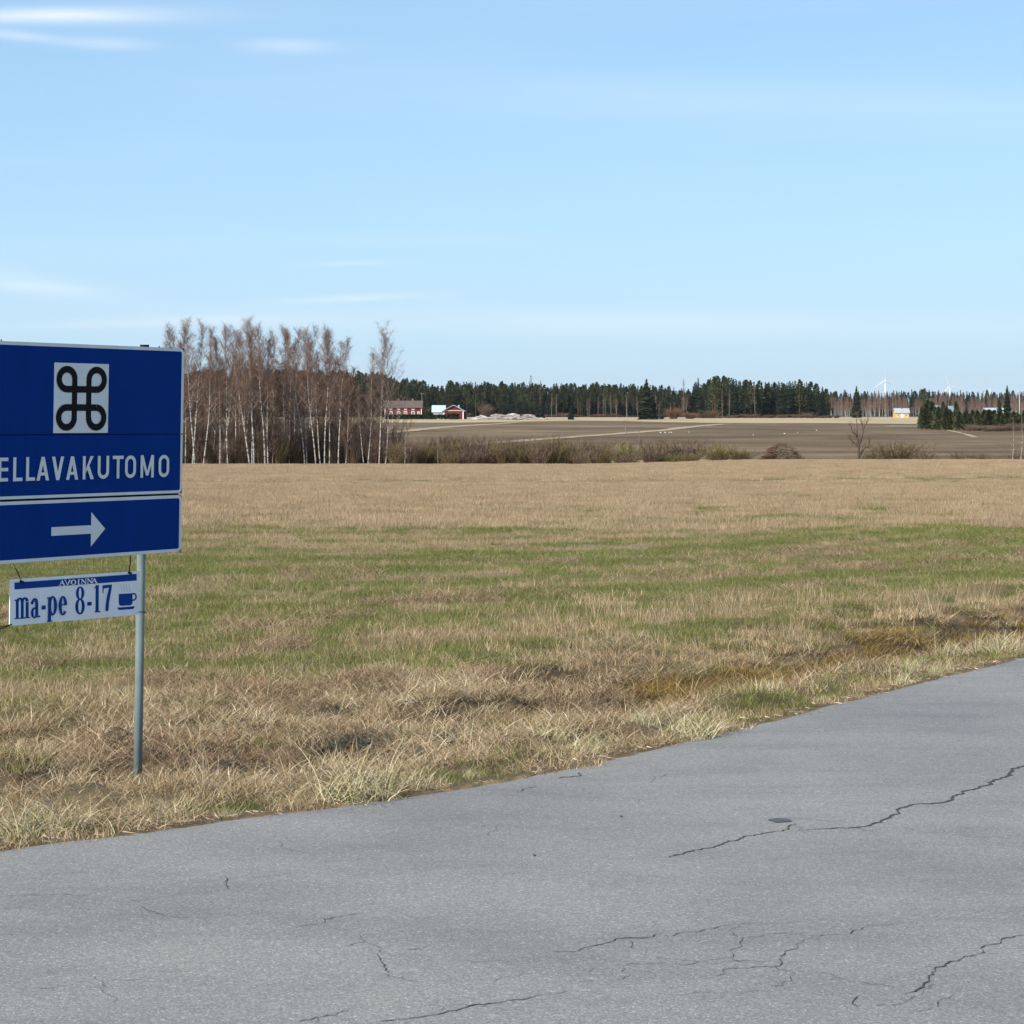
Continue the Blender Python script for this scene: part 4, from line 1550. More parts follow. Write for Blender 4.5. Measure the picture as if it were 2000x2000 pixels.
for (u0, ut, vt, D, k) in ((362, 358, 668, 216, 1), (404, 402, 690, 218, 4), (415, 430, 672, 220, 5), (462, 465, 655, 215, 3), (470, 474, 668, 219, 1), (480, 486, 640, 217, 2),
                           (508, 530, 650, 221, 5), (540, 536, 660, 224, 0), (550, 560, 645, 220, 4), (578, 582, 642, 219, 1), (588, 596, 655, 224, 2), (606, 612, 640, 217, 5),
                           (628, 636, 655, 222, 3), (655, 660, 668, 220, 1), (352, 346, 650, 213, 5), (336, 330, 690, 213, 0), (434, 452, 648, 214, 0), (566, 574, 668, 214, 4), (344, 362, 645, 218, 2),
                           (515, 514, 672, 216, 3), (600, 604, 670, 213, 1)):
    lean_tree('birch', BIRCH[k], u0, D, ut, vt, 15.0, 'bare birch standing inside the wood behind the front stems', 'tree', 'bare birches inside the wood')
random.seed(21)
for i in range(64):
    u0 = 300 + 440 * (i + random.random()) / 64
    lean_tree('young_tree', YOUNG[i % 4], u0, random.uniform(211, 250), u0 + random.uniform(-8, 8), random.uniform(705, 790) if u0 < 690 else random.uniform(770, 810), 9.0,
              'dark brown leafless young tree crowding between the birch stems', 'tree', 'young leafless trees filling the birch wood', 1.15)
for (u0, ut, vt, D, lab) in ((790, 789, 836, 206, 'thin pale sapling standing alone left of the long scrub'), (1977, 1974, 815, 206, 'pale thin sapling at the field edge below the young pines, left one'),
                             (1993, 1991, 806, 206, 'pale thin sapling at the field edge below the young pines, right one'), (1228, 1226, 815, 209, 'pale sapling rising out of the olive willow scrub'),
                             (1244, 1246, 828, 210, 'smaller pale sapling beside the one in the olive willow scrub'), (856, 858, 845, 209, 'grey sapling in the brown scrub below the red outbuilding')):
    lean_tree('sapling', SAPL[int(u0) % 2], u0, D, ut, vt, 5.0, lab, 'sapling', 'saplings at the far field edge')


def bush_mesh(seed, m, H=2.6, Rr=1.7, stems=120, tw=15, w=0.034, up=0.85):
    g = np.random.default_rng(seed)
    rb = Rib()
    for i in range(stems):
        az = g.random() * 6.283
        r = Rr * 0.35 * math.sqrt(g.random())
        p = np.array([math.cos(az) * r, math.sin(az) * r, -0.1])
        th = g.uniform(0.0, up)
        L = H * g.uniform(0.65, 1.05) / max(0.6, math.cos(th))
        P = [p]
        az += g.normal(0, 0.5)
        for k in range(4):
            a = th * (0.6 + 0.25 * k)
            P.append(P[-1] + np.array([math.sin(a) * math.cos(az), math.sin(a) * math.sin(az), math.cos(a)]) * L / 4)
            az += g.normal(0, 0.2)
        rb.add(P, w * 1.3, w * 0.5, rdir(g))
        P = np.array(P)
        for j in range(tw):
            q = g.uniform(0.8, 4)
            k = min(3, int(q))
            s0 = P[k] + (P[k + 1] - P[k]) * (q - k)
            e = np.array([g.normal(0, 0.18), g.normal(0, 0.18), g.uniform(0.1, 0.55)])
            rb.add([s0, s0 + e], w * 0.8, w * 0.4, rdir(g))
    return rb.mesh('scrub', m)


BUSH = {'olive': [bush_mesh(120 + k, m_wil) for k in range(3)], 'green': [bush_mesh(130 + k, m_wilg, tw=16) for k in range(2)],
        'brown': [bush_mesh(140 + k, m_twigb) for k in range(3)], 'dark': [bush_mesh(150 + k, m_brush, tw=14) for k in range(2)],
        'rust': [bush_mesh(160, m_rust, 1.6, 1.6)]}


def bush(u, vtop, wpx, D, kind, label, group):
    x, y, z = on(u, D)
    o = obj('willow_bush', random.choice(BUSH[kind]))
    o.location = (x, y, z)
    o.rotation_euler = (0, 0, random.random() * 6.28)
    hh = (zat(vtop, D) - z) / 2.6
    ww = wpx / FPX * D / 3.4
    o.scale = (ww, ww * 0.9, hh)
    return tag(o, label, 'bush', group)


for (u, vt, w, D, kd, lab) in ((1120, 862, 75, 210, 'olive', 'olive willow bush at the left end of the yellowish scrub'), (1165, 858, 60, 211, 'dark', 'dark willow bush between two yellowish ones'),
                               (1222, 866, 95, 209, 'green', 'low yellowish willow bush under the pale saplings'), (1282, 861, 95, 210, 'olive', 'broad olive willow bush, third from the brush heap'),
                               (1340, 860, 85, 210, 'brown', 'brown willow bush left of the greenest one'), (1400, 866, 80, 209, 'green', 'greenest rounded willow bush near the brush heap'),
                               (1447, 878, 45, 208, 'green', 'small yellowish willow bush closest to the brush heap'), (1750, 865, 115, 209, 'olive', 'broad rounded willow bush right of the crooked bare tree'),
                               (1800, 880, 60, 208, 'brown', 'low brown bush beside the broad rounded willow'), (1700, 882, 50, 208, 'olive', 'low olive bush touching the crooked bare tree')):
    bush(u, vt, w, D, kd, lab, 'single willow bushes along the ditch')
random.seed(5)
for i in range(38):
    u = 742 + (1110 - 742) * (i + random.random()) / 38
    bush(u, 849 + 32 * random.random() ** 0.8, random.uniform(35, 85), random.uniform(207.5, 220), random.choice(['olive', 'brown', 'brown', 'dark', 'olive']),
         'brown leafless bush in the long scrub between the birches and the yellowish willows', 'long brown scrub beyond the field')
for i in range(40):
    u = 285 + (760 - 285) * (i + random.random()) / 40
    bush(u, random.uniform(815, 872), random.uniform(40, 80), random.uniform(209, 228), random.choice(['dark', 'dark', 'brown', 'olive']),
         'dark brown undergrowth bush at the foot of the birches', 'undergrowth below the birches')
for i in range(14):
    u = 1850 + 200 * (i + random.random()) / 14
    bush(u, random.uniform(882, 893), random.uniform(25, 45), random.uniform(207, 212), random.choice(['brown', 'rust', 'brown']),
         'low reddish scrub at the field edge below the young pines', 'low reddish scrub by the field edge')
for i in range(9):
    u = 1130 + 320 * (i + random.random()) / 9
    bush(u, random.uniform(872, 886), random.uniform(40, 60), random.uniform(206.5, 208), random.choice(['olive', 'brown', 'green']),
         'low willow growth in front of the yellowish scrub', 'low willows before the scrub')

# brush heap
x, y, z = on(1531, 208)
o = thing('brush_heap', (x, y, z), 0, 'heap of cut branches, rust coloured at its left end, beyond the field', 'brush heap')
g = np.random.default_rng(9)
for nm, m, x0, x1, n in (('rusty_branches', m_rust, -2.6, -0.9, 420), ('grey_branches', m_brush, -1.6, 2.6, 1000)):
    rb = Rib()
    for i in range(n):
        xx = g.uniform(x0, x1)
        hh = 2.5 * math.exp(-((xx + 0.2) / 2.0) ** 2) + 0.25
        p = np.array([xx, g.normal(0, 0.7), g.uniform(0, hh)])
        d = rdir(g) * g.uniform(0.5, 1.4)
        d[2] *= 0.5
        rb.add([p - d / 2, p + d * 0.1 + np.array([0, 0, 0.06]), p + d / 2], 0.07, 0.04, rdir(g))
    ch = obj(nm, rb.mesh(nm, m), o)
    ch['kind'] = 'stuff'

# crooked bare tree
def crooked():
    """limbs read off the enlarged photograph: (across, up) in metres, with their thickness"""
    K = 0.0129
    g = np.random.default_rng(17)
    tr, rb = MB(), Rib()
    limbs_ = [([(580, 930), (580, 850), (577, 815), (582, 770), (572, 740), (562, 700)], 0.15, 0.06), ([(578, 790), (556, 760), (535, 745), (524, 768)], 0.08, 0.03), ([(535, 745), (512, 728), (500, 700)], 0.05, 0.02),
              ([(584, 835), (606, 815), (628, 790), (650, 785)], 0.09, 0.04), ([(606, 815), (602, 840), (598, 858)], 0.06, 0.03), ([(580, 765), (596, 735), (606, 680), (618, 622)], 0.08, 0.03),
              ([(562, 700), (545, 680), (528, 672)], 0.06, 0.025), ([(562, 700), (566, 640), (560, 560), (562, 500)], 0.05, 0.012), ([(596, 735), (575, 730), (560, 690)], 0.04, 0.02), ([(650, 785), (662, 760), (668, 720)], 0.035, 0.012),
              ([(528, 672), (520, 630), (505, 600)], 0.025, 0.01), ([(618, 622), (640, 590), (650, 560)], 0.025, 0.01), ([(612, 650), (600, 600), (590, 560)], 0.025, 0.01)]
    for pts, r0, r1 in limbs_:
        yy = g.normal(0, 0.25)
        P = [np.array([(a - 580) * K, yy * (k / (len(pts) - 1)) if r0 < 0.14 else 0.0, (880 - b) * K]) for k, (a, b) in enumerate(pts)]
        if r0 < 0.14:
            P[0][1] = 0.0
        tr.tube([q.tolist() for q in P], list(np.linspace(r0, r1, len(P))), 7, True)
        for j in range(46 if r0 < 0.1 else 16):
            q = g.uniform(0.4, len(P) - 1)
            k = min(len(P) - 2, int(q))
            s0 = P[k] + (P[k + 1] - P[k]) * (q - k)
            e = np.array([g.normal(0, 0.28), g.normal(0, 0.28), g.uniform(0.05, 0.75)])
            if s0[2] < 1.0:
                continue
            rb.add([s0, s0 + e * 0.6, s0 + e + np.array([g.normal(0, 0.08), 0, 0])], 0.022, 0.010, rdir(g))
    return tr.mesh('trunk', m_darkbark, True), rb.mesh('crown', m_twigb)


x, y, z = on(1678, 204.5)
o = thing('old_tree', (x, y, zat(897, 204.5)), 0, 'small crooked leafless tree with dark limbs standing alone at the field edge', 'tree')
for nm, me in zip(('trunk', 'crown'), crooked()):
    obj(nm, me, o)

# ---------------------------------------------------------------- conifers
m_spruce = leafy('spruce_needles', [(0.013, 0.019, 0.011), (0.022, 0.031, 0.018), (0.033, 0.043, 0.024), (0.05, 0.06, 0.034)], 0.12, 0.5)
m_pine = leafy('pine_needles', [(0.036, 0.046, 0.020), (0.06, 0.072, 0.030), (0.085, 0.097, 0.041), (0.12, 0.126, 0.06)], 0.15, 0.5)


def spruce_mesh(seed, R0=0.17, lev=24, per=9, lo=0.03):
    """height 1; branches droop in whorls"""
    g = np.random.default_rng(seed)
    V, F = [], []
    for i in range(lev):
        f = lo + (1 - lo) * (i / lev) ** 0.92
        rad_ = R0 * (1 - f) ** 0.82 + 0.012
        for k in range(per if f < 0.8 else per - 3):
            if g.random() < 0.08:
                continue
            a = 6.283 * (k + g.random()) / per
            L = rad_ * g.uniform(0.6, 1.2)
            zz_ = f + g.uniform(-0.015, 0.02)
            dr = L * g.uniform(0.15, 0.5)
            w = L * g.uniform(0.32, 0.5) + 0.006
            d = np.array([math.cos(a), math.sin(a), 0])
            s_ = np.array([-d[1], d[0], 0])
            b = len(V)
            V += [(0, 0, zz_ + 0.012), tuple(d * L * 0.55 - s_ * w + [0, 0, zz_ - dr * 0.5]), tuple(d * L + [0, 0, zz_ - dr * 0.75]), tuple(d * L * 0.55 + s_ * w + [0, 0, zz_ - dr * 0.5]),
                  tuple(d * L * 0.75 + [0, 0, zz_ - dr - 0.022])]
            F += [(b, b + 1, b + 2), (b, b + 2, b + 3), (b, b + 2, b + 4)]
    V += [(0.006, 0, 0.93), (-0.006, 0, 0.93), (0, 0, 1.0)]
    F += [(len(V) - 3, len(V) - 2, len(V) - 1)]
    mb = MB()
    mb.add(V, F)
    tr = MB()
    tr.tube([(0, 0, -0.01), (0, 0, 0.5), (0, 0, 0.97)], [0.012, 0.007, 0.001], 6)
    return tr.mesh('trunk', m_pinebark, True), mb.mesh('crown', m_spruce)


def pine_mesh(seed, lo=0.4, R0=0.13, n=240, m=None, sz=0.024):
    g = np.random.default_rng(seed)
    V, F = [], []
    tr = MB()
    tr.tube([(0, 0, -0.01), (0.01, 0, 0.5), (0, 0.005, 0.96)], [0.011, 0.008, 0.002], 6)
    for i in range(n):
        f = lo + (1 - lo) * g.random() ** 0.8
        t_ = (f - lo) / (1 - lo)
        rr = R0 * 1.5 * (1.0 - t_) ** 0.7 * min(1.0, 0.5 + 2.4 * t_)
        a = g.random() * 6.283
        r_ = rr * math.sqrt(g.random())
        p = np.array([math.cos(a) * r_, math.sin(a) * r_, f])
        d = np.array([math.cos(a), math.sin(a), g.uniform(-0.2, 0.9)])
        s1 = np.cross(d, rdir(g))
        s1 /= np.linalg.norm(s1) + 1e-9
        s2 = np.cross(d, s1)
        q = sz * g.uniform(0.6, 1.3)
        b = len(V)
        V += [tuple(p - s1 * q), tuple(p + d * q * 1.3), tuple(p + s1 * q), tuple(p - d * q * 0.5), tuple(p + s2 * q), tuple(p - s2 * q)]
        F += [(b, b + 1, b + 2), (b, b + 2, b + 3), (b + 4, b + 1, b + 5), (b + 3, b + 4, b + 5)]
        if i % 9 == 0:
            tr.tube([(0, 0, f - 0.05), tuple(p)], [0.004, 0.0015], 4, False)
    mb = MB()
    mb.add(V, F)
    return tr.mesh('trunk', m_pinebark, True), mb.mesh('crown', m or m_pine)


SPR = [spruce_mesh(400 + k, R0) for k, R0 in enumerate((0.15, 0.17, 0.14, 0.19))]
SPRW = spruce_mesh(410, 0.25, 30, 11, 0.0)
PIN = [pine_mesh(420 + k, lo) for k, lo in enumerate((0.22, 0.32, 0.18, 0.36))]
YPIN = [pine_mesh(430 + k, 0.04, 0.24, 330, None, 0.045) for k in range(3)]


def conifer(meshes, u, D, vtop, label, group=None, wide=1.0, name='spruce_tree', base=None):
    x, y, z = on(u, D)
    if base is not None:
        z = base
    h = zat(vtop, D) - z
    return tree(name, meshes, (x, y, z), h, 1.0, label, 'tree', group, None, (0, 0), wide)


conifer(SPRW, 1262, 705, 739, 'broad lone spruce with a bushy dark crown in front of the forest', None, 1.0)
conifer(SPR[3], 1278, 708, 772, 'small spruce hugging the right side of the broad lone spruce')
conifer(SPRW, 1115, 700, 792, 'small dark spruce standing by itself beside the pale heap of poles', None, 1.1)
conifer(SPRW, 1292, 740, 799, 'tiny spruce at the edge of the meadow right of the broad lone spruce')
conifer(SPRW, 1673, 790, 753, 'tall spruce with a ragged rounded top standing apart right of the dark stand', None, 0.75)
conifer(SPRW, 1967, 520, 752, 'narrow pointed spruce beside the grey-roofed barn', None, 0.62)
conifer(SPR[1], 1952, 540, 772, 'shorter spruce left of the narrow pointed one by the barn')
conifer(SPRW, 1057, 740, 781, 'dark bushy spruce at the forest edge behind the pale heap of poles')
conifer(SPRW, 1036, 760, 790, 'low dark spruce at the forest edge left of the bushy one')

GS = 'dark spruces in the stand on the right'
random.seed(31)
vtop_s = lambda u: float(np.interp(u, [1345, 1362, 1372, 1390, 1420, 1460, 1500, 1560, 1590, 1612, 1625], [770, 735, 752, 736, 735, 744, 745, 742, 748, 756, 775]))
for i in range(84):
    u = 1348 + (1622 - 1348) * (i + random.random()) / 84
    D = random.uniform(765, 850)
    vt_ = vtop_s(u) + random.choice([0, 0, 4, 9, 14, 20]) * random.random()
    m = SPR[i % 4] if random.random() < 0.75 else PIN[i % 4]
    conifer(m, u, D, vt_, 'spruce in the tall dark stand right of the meadow', GS, random.uniform(0.9, 1.25))
vtop_f = lambda u: float(np.interp(u, [-400, 640, 720, 780, 800, 840, 852, 870, 960, 1080, 1200, 1250, 1310, 1350, 1400, 1620, 1700, 1800, 1900, 2000, 2400],
                                   [735, 724, 731, 741, 742, 750, 757, 749, 750, 753, 752, 754, 760, 766, 762, 764, 768, 764, 768, 768, 766]))
GF = 'conifers along the front of the far forest'
for i in range(200):
    u = 560 + (1350 - 560) * (i + random.random()) / 200
    D = random.uniform(885, 915)
    vt_ = vtop_f(u) + random.uniform(2, 16)
    m = PIN[i % 4] if random.random() < 0.72 else SPR[i % 4]
    conifer(m, u, D, vt_, 'conifer in the front row of the long forest behind the farm', GF, random.uniform(0.9, 1.35), 'pine_tree' if m in PIN else 'spruce_tree')

# the rest of the forest as one mass
FSRC = bpy.data.collections.new('forest_sources')


def joined(meshes, name, k):
    ob = bpy.data.objects.new('%02d_' % k + name, None)
    import bmesh
    bm = bmesh.new()
    mats = []
    for me in meshes:
        n0 = len(bm.faces)
        bm.from_mesh(me)
        bm.faces.ensure_lookup_table()
        for f_ in bm.faces[n0:]:
            f_.material_index = len(mats)
        mats.append(me.materials[0])
    j = bpy.data.meshes.new(name)
    bm.to_mesh(j)
    bm.free()
    for m_ in mats:
        j.materials.append(m_)
    ob = bpy.data.objects.new('%02d_' % k + name, j)
    FSRC.objects.link(ob)


kk = 0
for ms in SPR + PIN + FARB:
    joined(ms, 'wood', kk)
    kk += 1
FT = scatter_tree(FSRC, 'scatter_forest')


def forest(name, label, n, ur, Dr, vfun, kinds, wide=(0.9, 1.3), seed=1):
    g = np.random.default_rng(seed)
    u = g.uniform(ur[0], ur[1], n)
    D = g.uniform(Dr[0], Dr[1], n)
    x = (u - 1000) / FPX * D
    z = ground_z(x, D)
    top = EYE + (HOR - np.array([vfun(a) for a in u]) - g.uniform(-6, 16, n) * (g.random(n) < 0.85)) / FPX * D
    h = np.maximum(top - z, 4.0)
    k = g.choice(kinds, n)
    hh = np.where(k >= 8, h / 14.0, h)
    w = g.uniform(*wide, n)
    rot = np.zeros((n, 3))
    rot[:, 2] = g.random(n) * 6.28
    o = scatter(name, np.stack([x, D, z], -1), k, rot, np.stack([hh * w, hh * w, hh], -1), FT)
    return tag(o, label, 'forest', kind='stuff')


forest('forest', 'deep green conifer forest stretching behind the farm and the fields', 1500, (-500, 1420), (920, 1350), vtop_f, [0, 1, 2, 3, 0, 1, 2, 3, 4, 5, 6], seed=1)
forest('forest', 'distant dark conifer forest on the right below the wind turbines', 900, (1330, 2500), (1150, 1600), vtop_f, [0, 1, 2, 3, 0, 2, 5], seed=2)
forest('bare_forest', 'reddish leafless birch wood in front of the distant conifers on the right', 650, (1600, 2400), (880, 1060), lambda u: 777 + 4 * math.sin(u * 0.05), [8, 9, 10], (0.9, 1.5), seed=3)
forest('bare_forest', 'thin leafless birches along the edge of the long forest', 22, (1030, 1350), (868, 884), lambda u: 774, [8, 9, 10], (0.7, 1.0), seed=4)

forest('forest_undergrowth', 'dark young spruces closing the foot of the long forest', 330, (540, 1360), (878, 925), lambda u: 781 + 6 * math.sin(u * 0.31), [0, 1, 2, 3], (1.2, 1.9), seed=6)
GP = 'single far birches before the forest'
for (u, D, vt_, k, lab) in ((1336, 800, 742, 0, 'tall pale leafless birch standing alone between the two forests'), (1037, 930, 733, 1, 'tall narrow pale tree poking above the forest skyline'),
                            (1054, 925, 744, 2, 'second pale tree poking above the skyline, lower than its neighbour'), (1245, 700, 775, 0, 'pale leafless birch touching the left side of the broad lone spruce'),
                            (1281, 720, 770, 1, 'pale leafless birch just right of the broad lone spruce'), (1077, 860, 768, 2, 'pale slim birch before the forest right of the pole heap'),
                            (1178, 870, 776, 0, 'first of the pale slim birches before the dark forest left of the lone spruce'), (1204, 868, 774, 1, 'second of the pale slim birches before the dark forest left of the lone spruce'),
                            (1224, 866, 772, 2, 'pale slim birch nearest the lone spruce on its left'), (1411, 760, 762, 0, 'pale birch stem in front of the dark stand, left one'),
                            (1424, 758, 760, 1, 'pale birch stem in front of the dark stand, beside the left one'), (1475, 758, 754, 2, 'pale birch stem in the middle of the dark stand'),
                            (1655, 780, 770, 0, 'pale-stemmed birch at the left side of the ragged spruce'), (1630, 785, 776, 1, 'bare birch right beside the end of the dark stand'),
                            (1731, 790, 772, 2, 'pale-stemmed birch left of the yellow cottage'), (1702, 800, 774, 0, 'pale-stemmed birch between the ragged spruce and the yellow cottage'),
                            (1718, 820, 776, 1, 'slim birch behind the gap left of the yellow cottage'), (1922, 540, 765, 2, 'thin bare birch beside the grey-roofed barn')):
    x, y, z = on(u, D)
    tree('far_birch', FARB[k], (x, y, z), zat(vt_, D) - z, 14.0, lab, 'tree', GP, None, (0, 0), 0.75)
for (u, D, vt_, kd, lab) in ((950, 735, 790, 'brown', 'leafless grey shrub behind the pale heap of poles'), (1315, 720, 786, 'rust', 'reddish shrub at the meadow edge below the lone tall birch'),
                             (1348, 725, 800, 'rust', 'rusty low shrub left of the dark stand'), (1290, 715, 808, 'brown', 'low grey shrub at the foot of the broad lone spruce'),
                             (1390, 745, 800, 'olive', 'yellowish shrub at the foot of the dark stand'), (1375, 748, 806, 'brown', 'low shrub under the first tall spruces'),
                             (822, 725, 795, 'brown', 'leafless shrub at the right end of the red house'), (1847, 470, 818, 'olive', 'tan shrub in the row of young pines')):
    bush(u, vt_, 36 if kd != 'rust' else 44, D, kd, lab, 'shrubs before the far forest')
# reddish undergrowth line below the forest
for i in range(60):
    u = 900 + (1640 - 900) * (i + random.random()) / 60
    if 1240 < u < 1290:
        continue
    bush(u, random.uniform(806, 812), random.uniform(14, 26), random.uniform(855, 880) if u < 1345 else random.uniform(750, 762), random.choice(['brown', 'rust', 'dark', 'brown']),
         'low reddish undergrowth at the foot of the far forest', 'undergrowth along the far forest')

# young pines round the farm on the right
random.seed(77)
for i in range(48):
    u = 1805 + (2070 - 1805) * (i + random.random()) / 48
    D = random.uniform(455, 500)
    vt_ = 806 + random.uniform(-6, 6) if u > 1850 else random.uniform(785, 806)
    conifer(YPIN[i % 3], u, D, vt_, 'bushy young pine in the green belt in front of the farm on the right', 'young pines in the green belt', random.uniform(0.9, 1.3), 'young_pine')
for (u, vt_, D, lab) in ((1812, 782, 480, 'tallest young pine at the left end of the green belt'), (1842, 786, 500, 'young pine before the dark house gable'), (1800, 795, 470, 'low young pine at the very left of the green belt'), (1867, 785, 505, 'young pine in front of the dark house roof')):
    conifer(YPIN[0], u, D, vt_, lab, 'young pines in the green belt', 0.7, 'young_pine')
for i in range(16):
    u = 1890 + 150 * (i + random.random()) / 16
    bush(u, random.uniform(827, 835), random.uniform(22, 36), random.uniform(440, 452), 'brown', 'grey-brown leafless bush in front of the young pines', 'bushes before the young pines')

# ---------------------------------------------------------------- houses
m_red = plain('red_ochre_paint', (0.145, 0.028, 0.022), 0.85, 0.15, 0.15, 1.2)
m_dred = plain('dark_red_paint', (0.075, 0.028, 0.022), 0.85, 0.15, 0.15, 1.2)
m_wpaint = plain('white_paint', (0.78, 0.77, 0.74), 0.7, 0.2, 0.06, 1.5)
m_tile = plain('brown_roof', (0.115, 0.082, 0.072), 0.85, 0.2, 0.25, 1.5)
m_tin = plain('pale_metal_roof', (0.42, 0.50, 0.60), 0.45, 0.5, 0.08, 0.6)
m_bluer = plain('blue_grey_roof', (0.20, 0.25, 0.31), 0.5, 0.4, 0.1, 0.6)
m_grey = plain('grey_roof', (0.36, 0.38, 0.41), 0.5, 0.4, 0.12, 0.6)
m_yel = plain('yellow_paint', (0.62, 0.40, 0.12), 0.85, 0.15, 0.1, 1.2)
m_glass = plain('dark_pane', (0.03, 0.035, 0.04), 0.15, 0.5, 0.2)
m_brick = plain('chimney_brick', (0.25, 0.12, 0.09), 0.9, 0.1, 0.2, 4)


def block(root, x0, x1, y0, y1, eave, ridge, axis, wall_m, roof_m, over=0.45, th=0.16):
    """walls with gables and a two-slab roof; ridge along 'x' or 'y'"""
    mb = MB()
    if axis == 'x':
        ym = (y0 + y1) / 2
        V = [(x0, y0, -0.4), (x1, y0, -0.4), (x1, y1, -0.4), (x0, y1, -0.4), (x0, y0, eave), (x1, y0, eave), (x1, y1, eave), (x0, y1, eave), (x0, ym, ridge), (x1, ym, ridge)]
        F = [(0, 1, 5, 4), (1, 2, 6, 9, 5), (2, 3, 7, 6), (3, 0, 4, 8, 7)]
    else:
        xm = (x0 + x1) / 2
        V = [(x0, y0, -0.4), (x1, y0, -0.4), (x1, y1, -0.4), (x0, y1, -0.4), (x0, y0, eave), (x1, y0, eave), (x1, y1, eave), (x0, y1, eave), (xm, y0, ridge), (xm, y1, ridge)]
        F = [(0, 1, 5, 8, 4), (1, 2, 6, 5), (2, 3, 7, 9, 6), (3, 0, 4, 7)]
    mb.add(V, F)
    wall = mb.build('wall', wall_m, root)
    mb = MB()
    for s_ in (-1, 1):
        if axis == 'x':
            hy = (y1 - y0) / 2
            k = (ridge - eave) / hy
            ym = (y0 + y1) / 2
            a = [(x0 - over, ym, ridge + 0.02), (x1 + over, ym, ridge + 0.02), (x1 + over, ym + s_ * (hy + over), eave - k * over + 0.02), (x0 - over, ym + s_ * (hy + over), eave - k * over + 0.02)]
        else:
            hx = (x1 - x0) / 2
            k = (ridge - eave) / hx
            xm = (x0 + x1) / 2
            a = [(xm, y0 - over, ridge + 0.02), (xm, y1 + over, ridge + 0.02), (xm + s_ * (hx + over), y1 + over, eave - k * over + 0.02), (xm + s_ * (hx + over), y0 - over, eave - k * over + 0.02)]
        b = [(p[0], p[1], p[2] + th) for p in a]
        mb.add(a + b, [(0, 1, 2, 3), (7, 6, 5, 4), (0, 4, 5, 1), (1, 5, 6, 2), (2, 6, 7, 3), (3, 7, 4, 0)])
    roof = mb.build('roof', roof_m, root)
    return wall, roof


def window(root, x, z, w, h, y, fr=0.16, bars=True):
    mb = MB()
    mb.box(x - w / 2 - fr, x + w / 2 + fr, y - 0.10, y + 0.02, z - fr, z)
    mb.box(x - w / 2 - fr, x + w / 2 + fr, y - 0.10, y + 0.02, z + h, z + h + fr)
    mb.box(x - w / 2 - fr, x - w / 2, y - 0.10, y + 0.02, z, z + h)
    mb.box(x + w / 2, x + w / 2 + fr, y - 0.10, y + 0.02, z, z + h)
    if bars:
        mb.box(x - 0.05, x + 0.05, y - 0.08, y + 0.02, z, z + h)
    f_ = mb.build('window', m_wpaint, root)
    mb = MB()
    mb.box(x - w / 2, x + w / 2, y - 0.04, y + 0.01, z, z + h)
    mb.build('pane', m_glass, f_)


def trim(root, name, x0, x1, y0, y1, z0, z1, m):
    mb = MB()
    mb.box(x0, x1, y0, y1, z0, z1)
    return mb.build(name, m, root)


def chimney(roof, x, y, z0, z1, s_=0.35, m=None):
    trim(roof, 'chimney', x - s_, x + s_, y - s_, y + s_, z0, z1, m or m_brick)


# long red farmhouse
x, y, z = on(788, 722)
ho = thing('farmhouse', (x, y, z), 0, 'long red farmhouse with white window frames and brown roof behind the birches', 'house')
wall, roof = block(ho, -6.8, 6.6, 0, 7.5, 4.3, 6.6, 'x', m_red, m_tile)
for xx in (-4.6, -1.8, 0.75, 3.5):
    window(ho, xx, 1.35, 0.85, 1.35, 0)
    window(ho, xx, 3.45, 0.75, 0.32, 0, 0.14)
window(ho, 5.6, 1.35, 0.6, 1.2, 0)
trim(ho, 'corner_board', 6.45, 6.68, -0.06, 0.1, -0.3, 4.2, m_wpaint)
trim(ho, 'corner_board', -6.88, -6.65, -0.06, 0.1, -0.3, 4.2, m_wpaint)
chimney(roof, -2.0, 3.75, 6.2, 7.5)
chimney(roof, 3.2, 3.75, 6.2, 7.5)
# red and white outbuilding
x, y, z = on(879, 715)
ho = thing('outbuilding', (x, y, z), 0, 'outbuilding with red gable, white wing and pale metal roof beside the pole heap', 'outbuilding')
wall, roof = block(ho, -2.3, 4.8, 0, 9, 3.2, 5.05, 'y', m_red, m_tin, 0.7)
tag(wall, 'red gable wall')
w2, r2 = block(ho, -6.2, -2.302, 2.2, 8.4, 2.9, 4.95, 'x', m_wpaint, m_tin, 0.6)
tag(w2, 'white wing wall')
mb = MB()
k_ = (5.05 - 3.2) / 3.55
mb.add([(-2.3, -0.72, 3.1), (4.8, -0.72, 3.1), (1.25, -0.72, 5.0), (-2.3, -0.03, 3.1), (4.8, -0.03, 3.1), (1.25, -0.03, 5.0)], [(0, 1, 2), (5, 4, 3)])
trim(ho, 'corner_board', -2.42, -2.05, -0.07, 0.2, -0.3, 3.3, m_wpaint)
trim(ho, 'corner_board', 4.55, 4.92, -0.07, 0.2, -0.3, 3.3, m_wpaint)
trim(ho, 'fascia_board', -2.0, 4.5, -0.075, -0.01, 3.08, 3.24, m_wpaint)
trim(ho, 'garage_door', -1.4, 3.9, -0.06, 0.02, 0, 2.75, m_red)
window(ho, -4.3, 0.75, 0.8, 0.8, 2.2)
block_w = trim(ho, 'shade_side_block', 4.81, 6.0, 1.0, 6.0, -0.3, 2.7, m_dred)  # added block; its darker red stands in for the side wall in shade
chimney(roof, 3.0, 5.5, 3.9, 5.2, 0.3, m_grey)
# hedges
m_hedge = leafy('hedge_leaves', [(0.012, 0.024, 0.012), (0.02, 0.036, 0.016), (0.032, 0.05, 0.022), (0.045, 0.06, 0.028)], 0.1, 0.2)


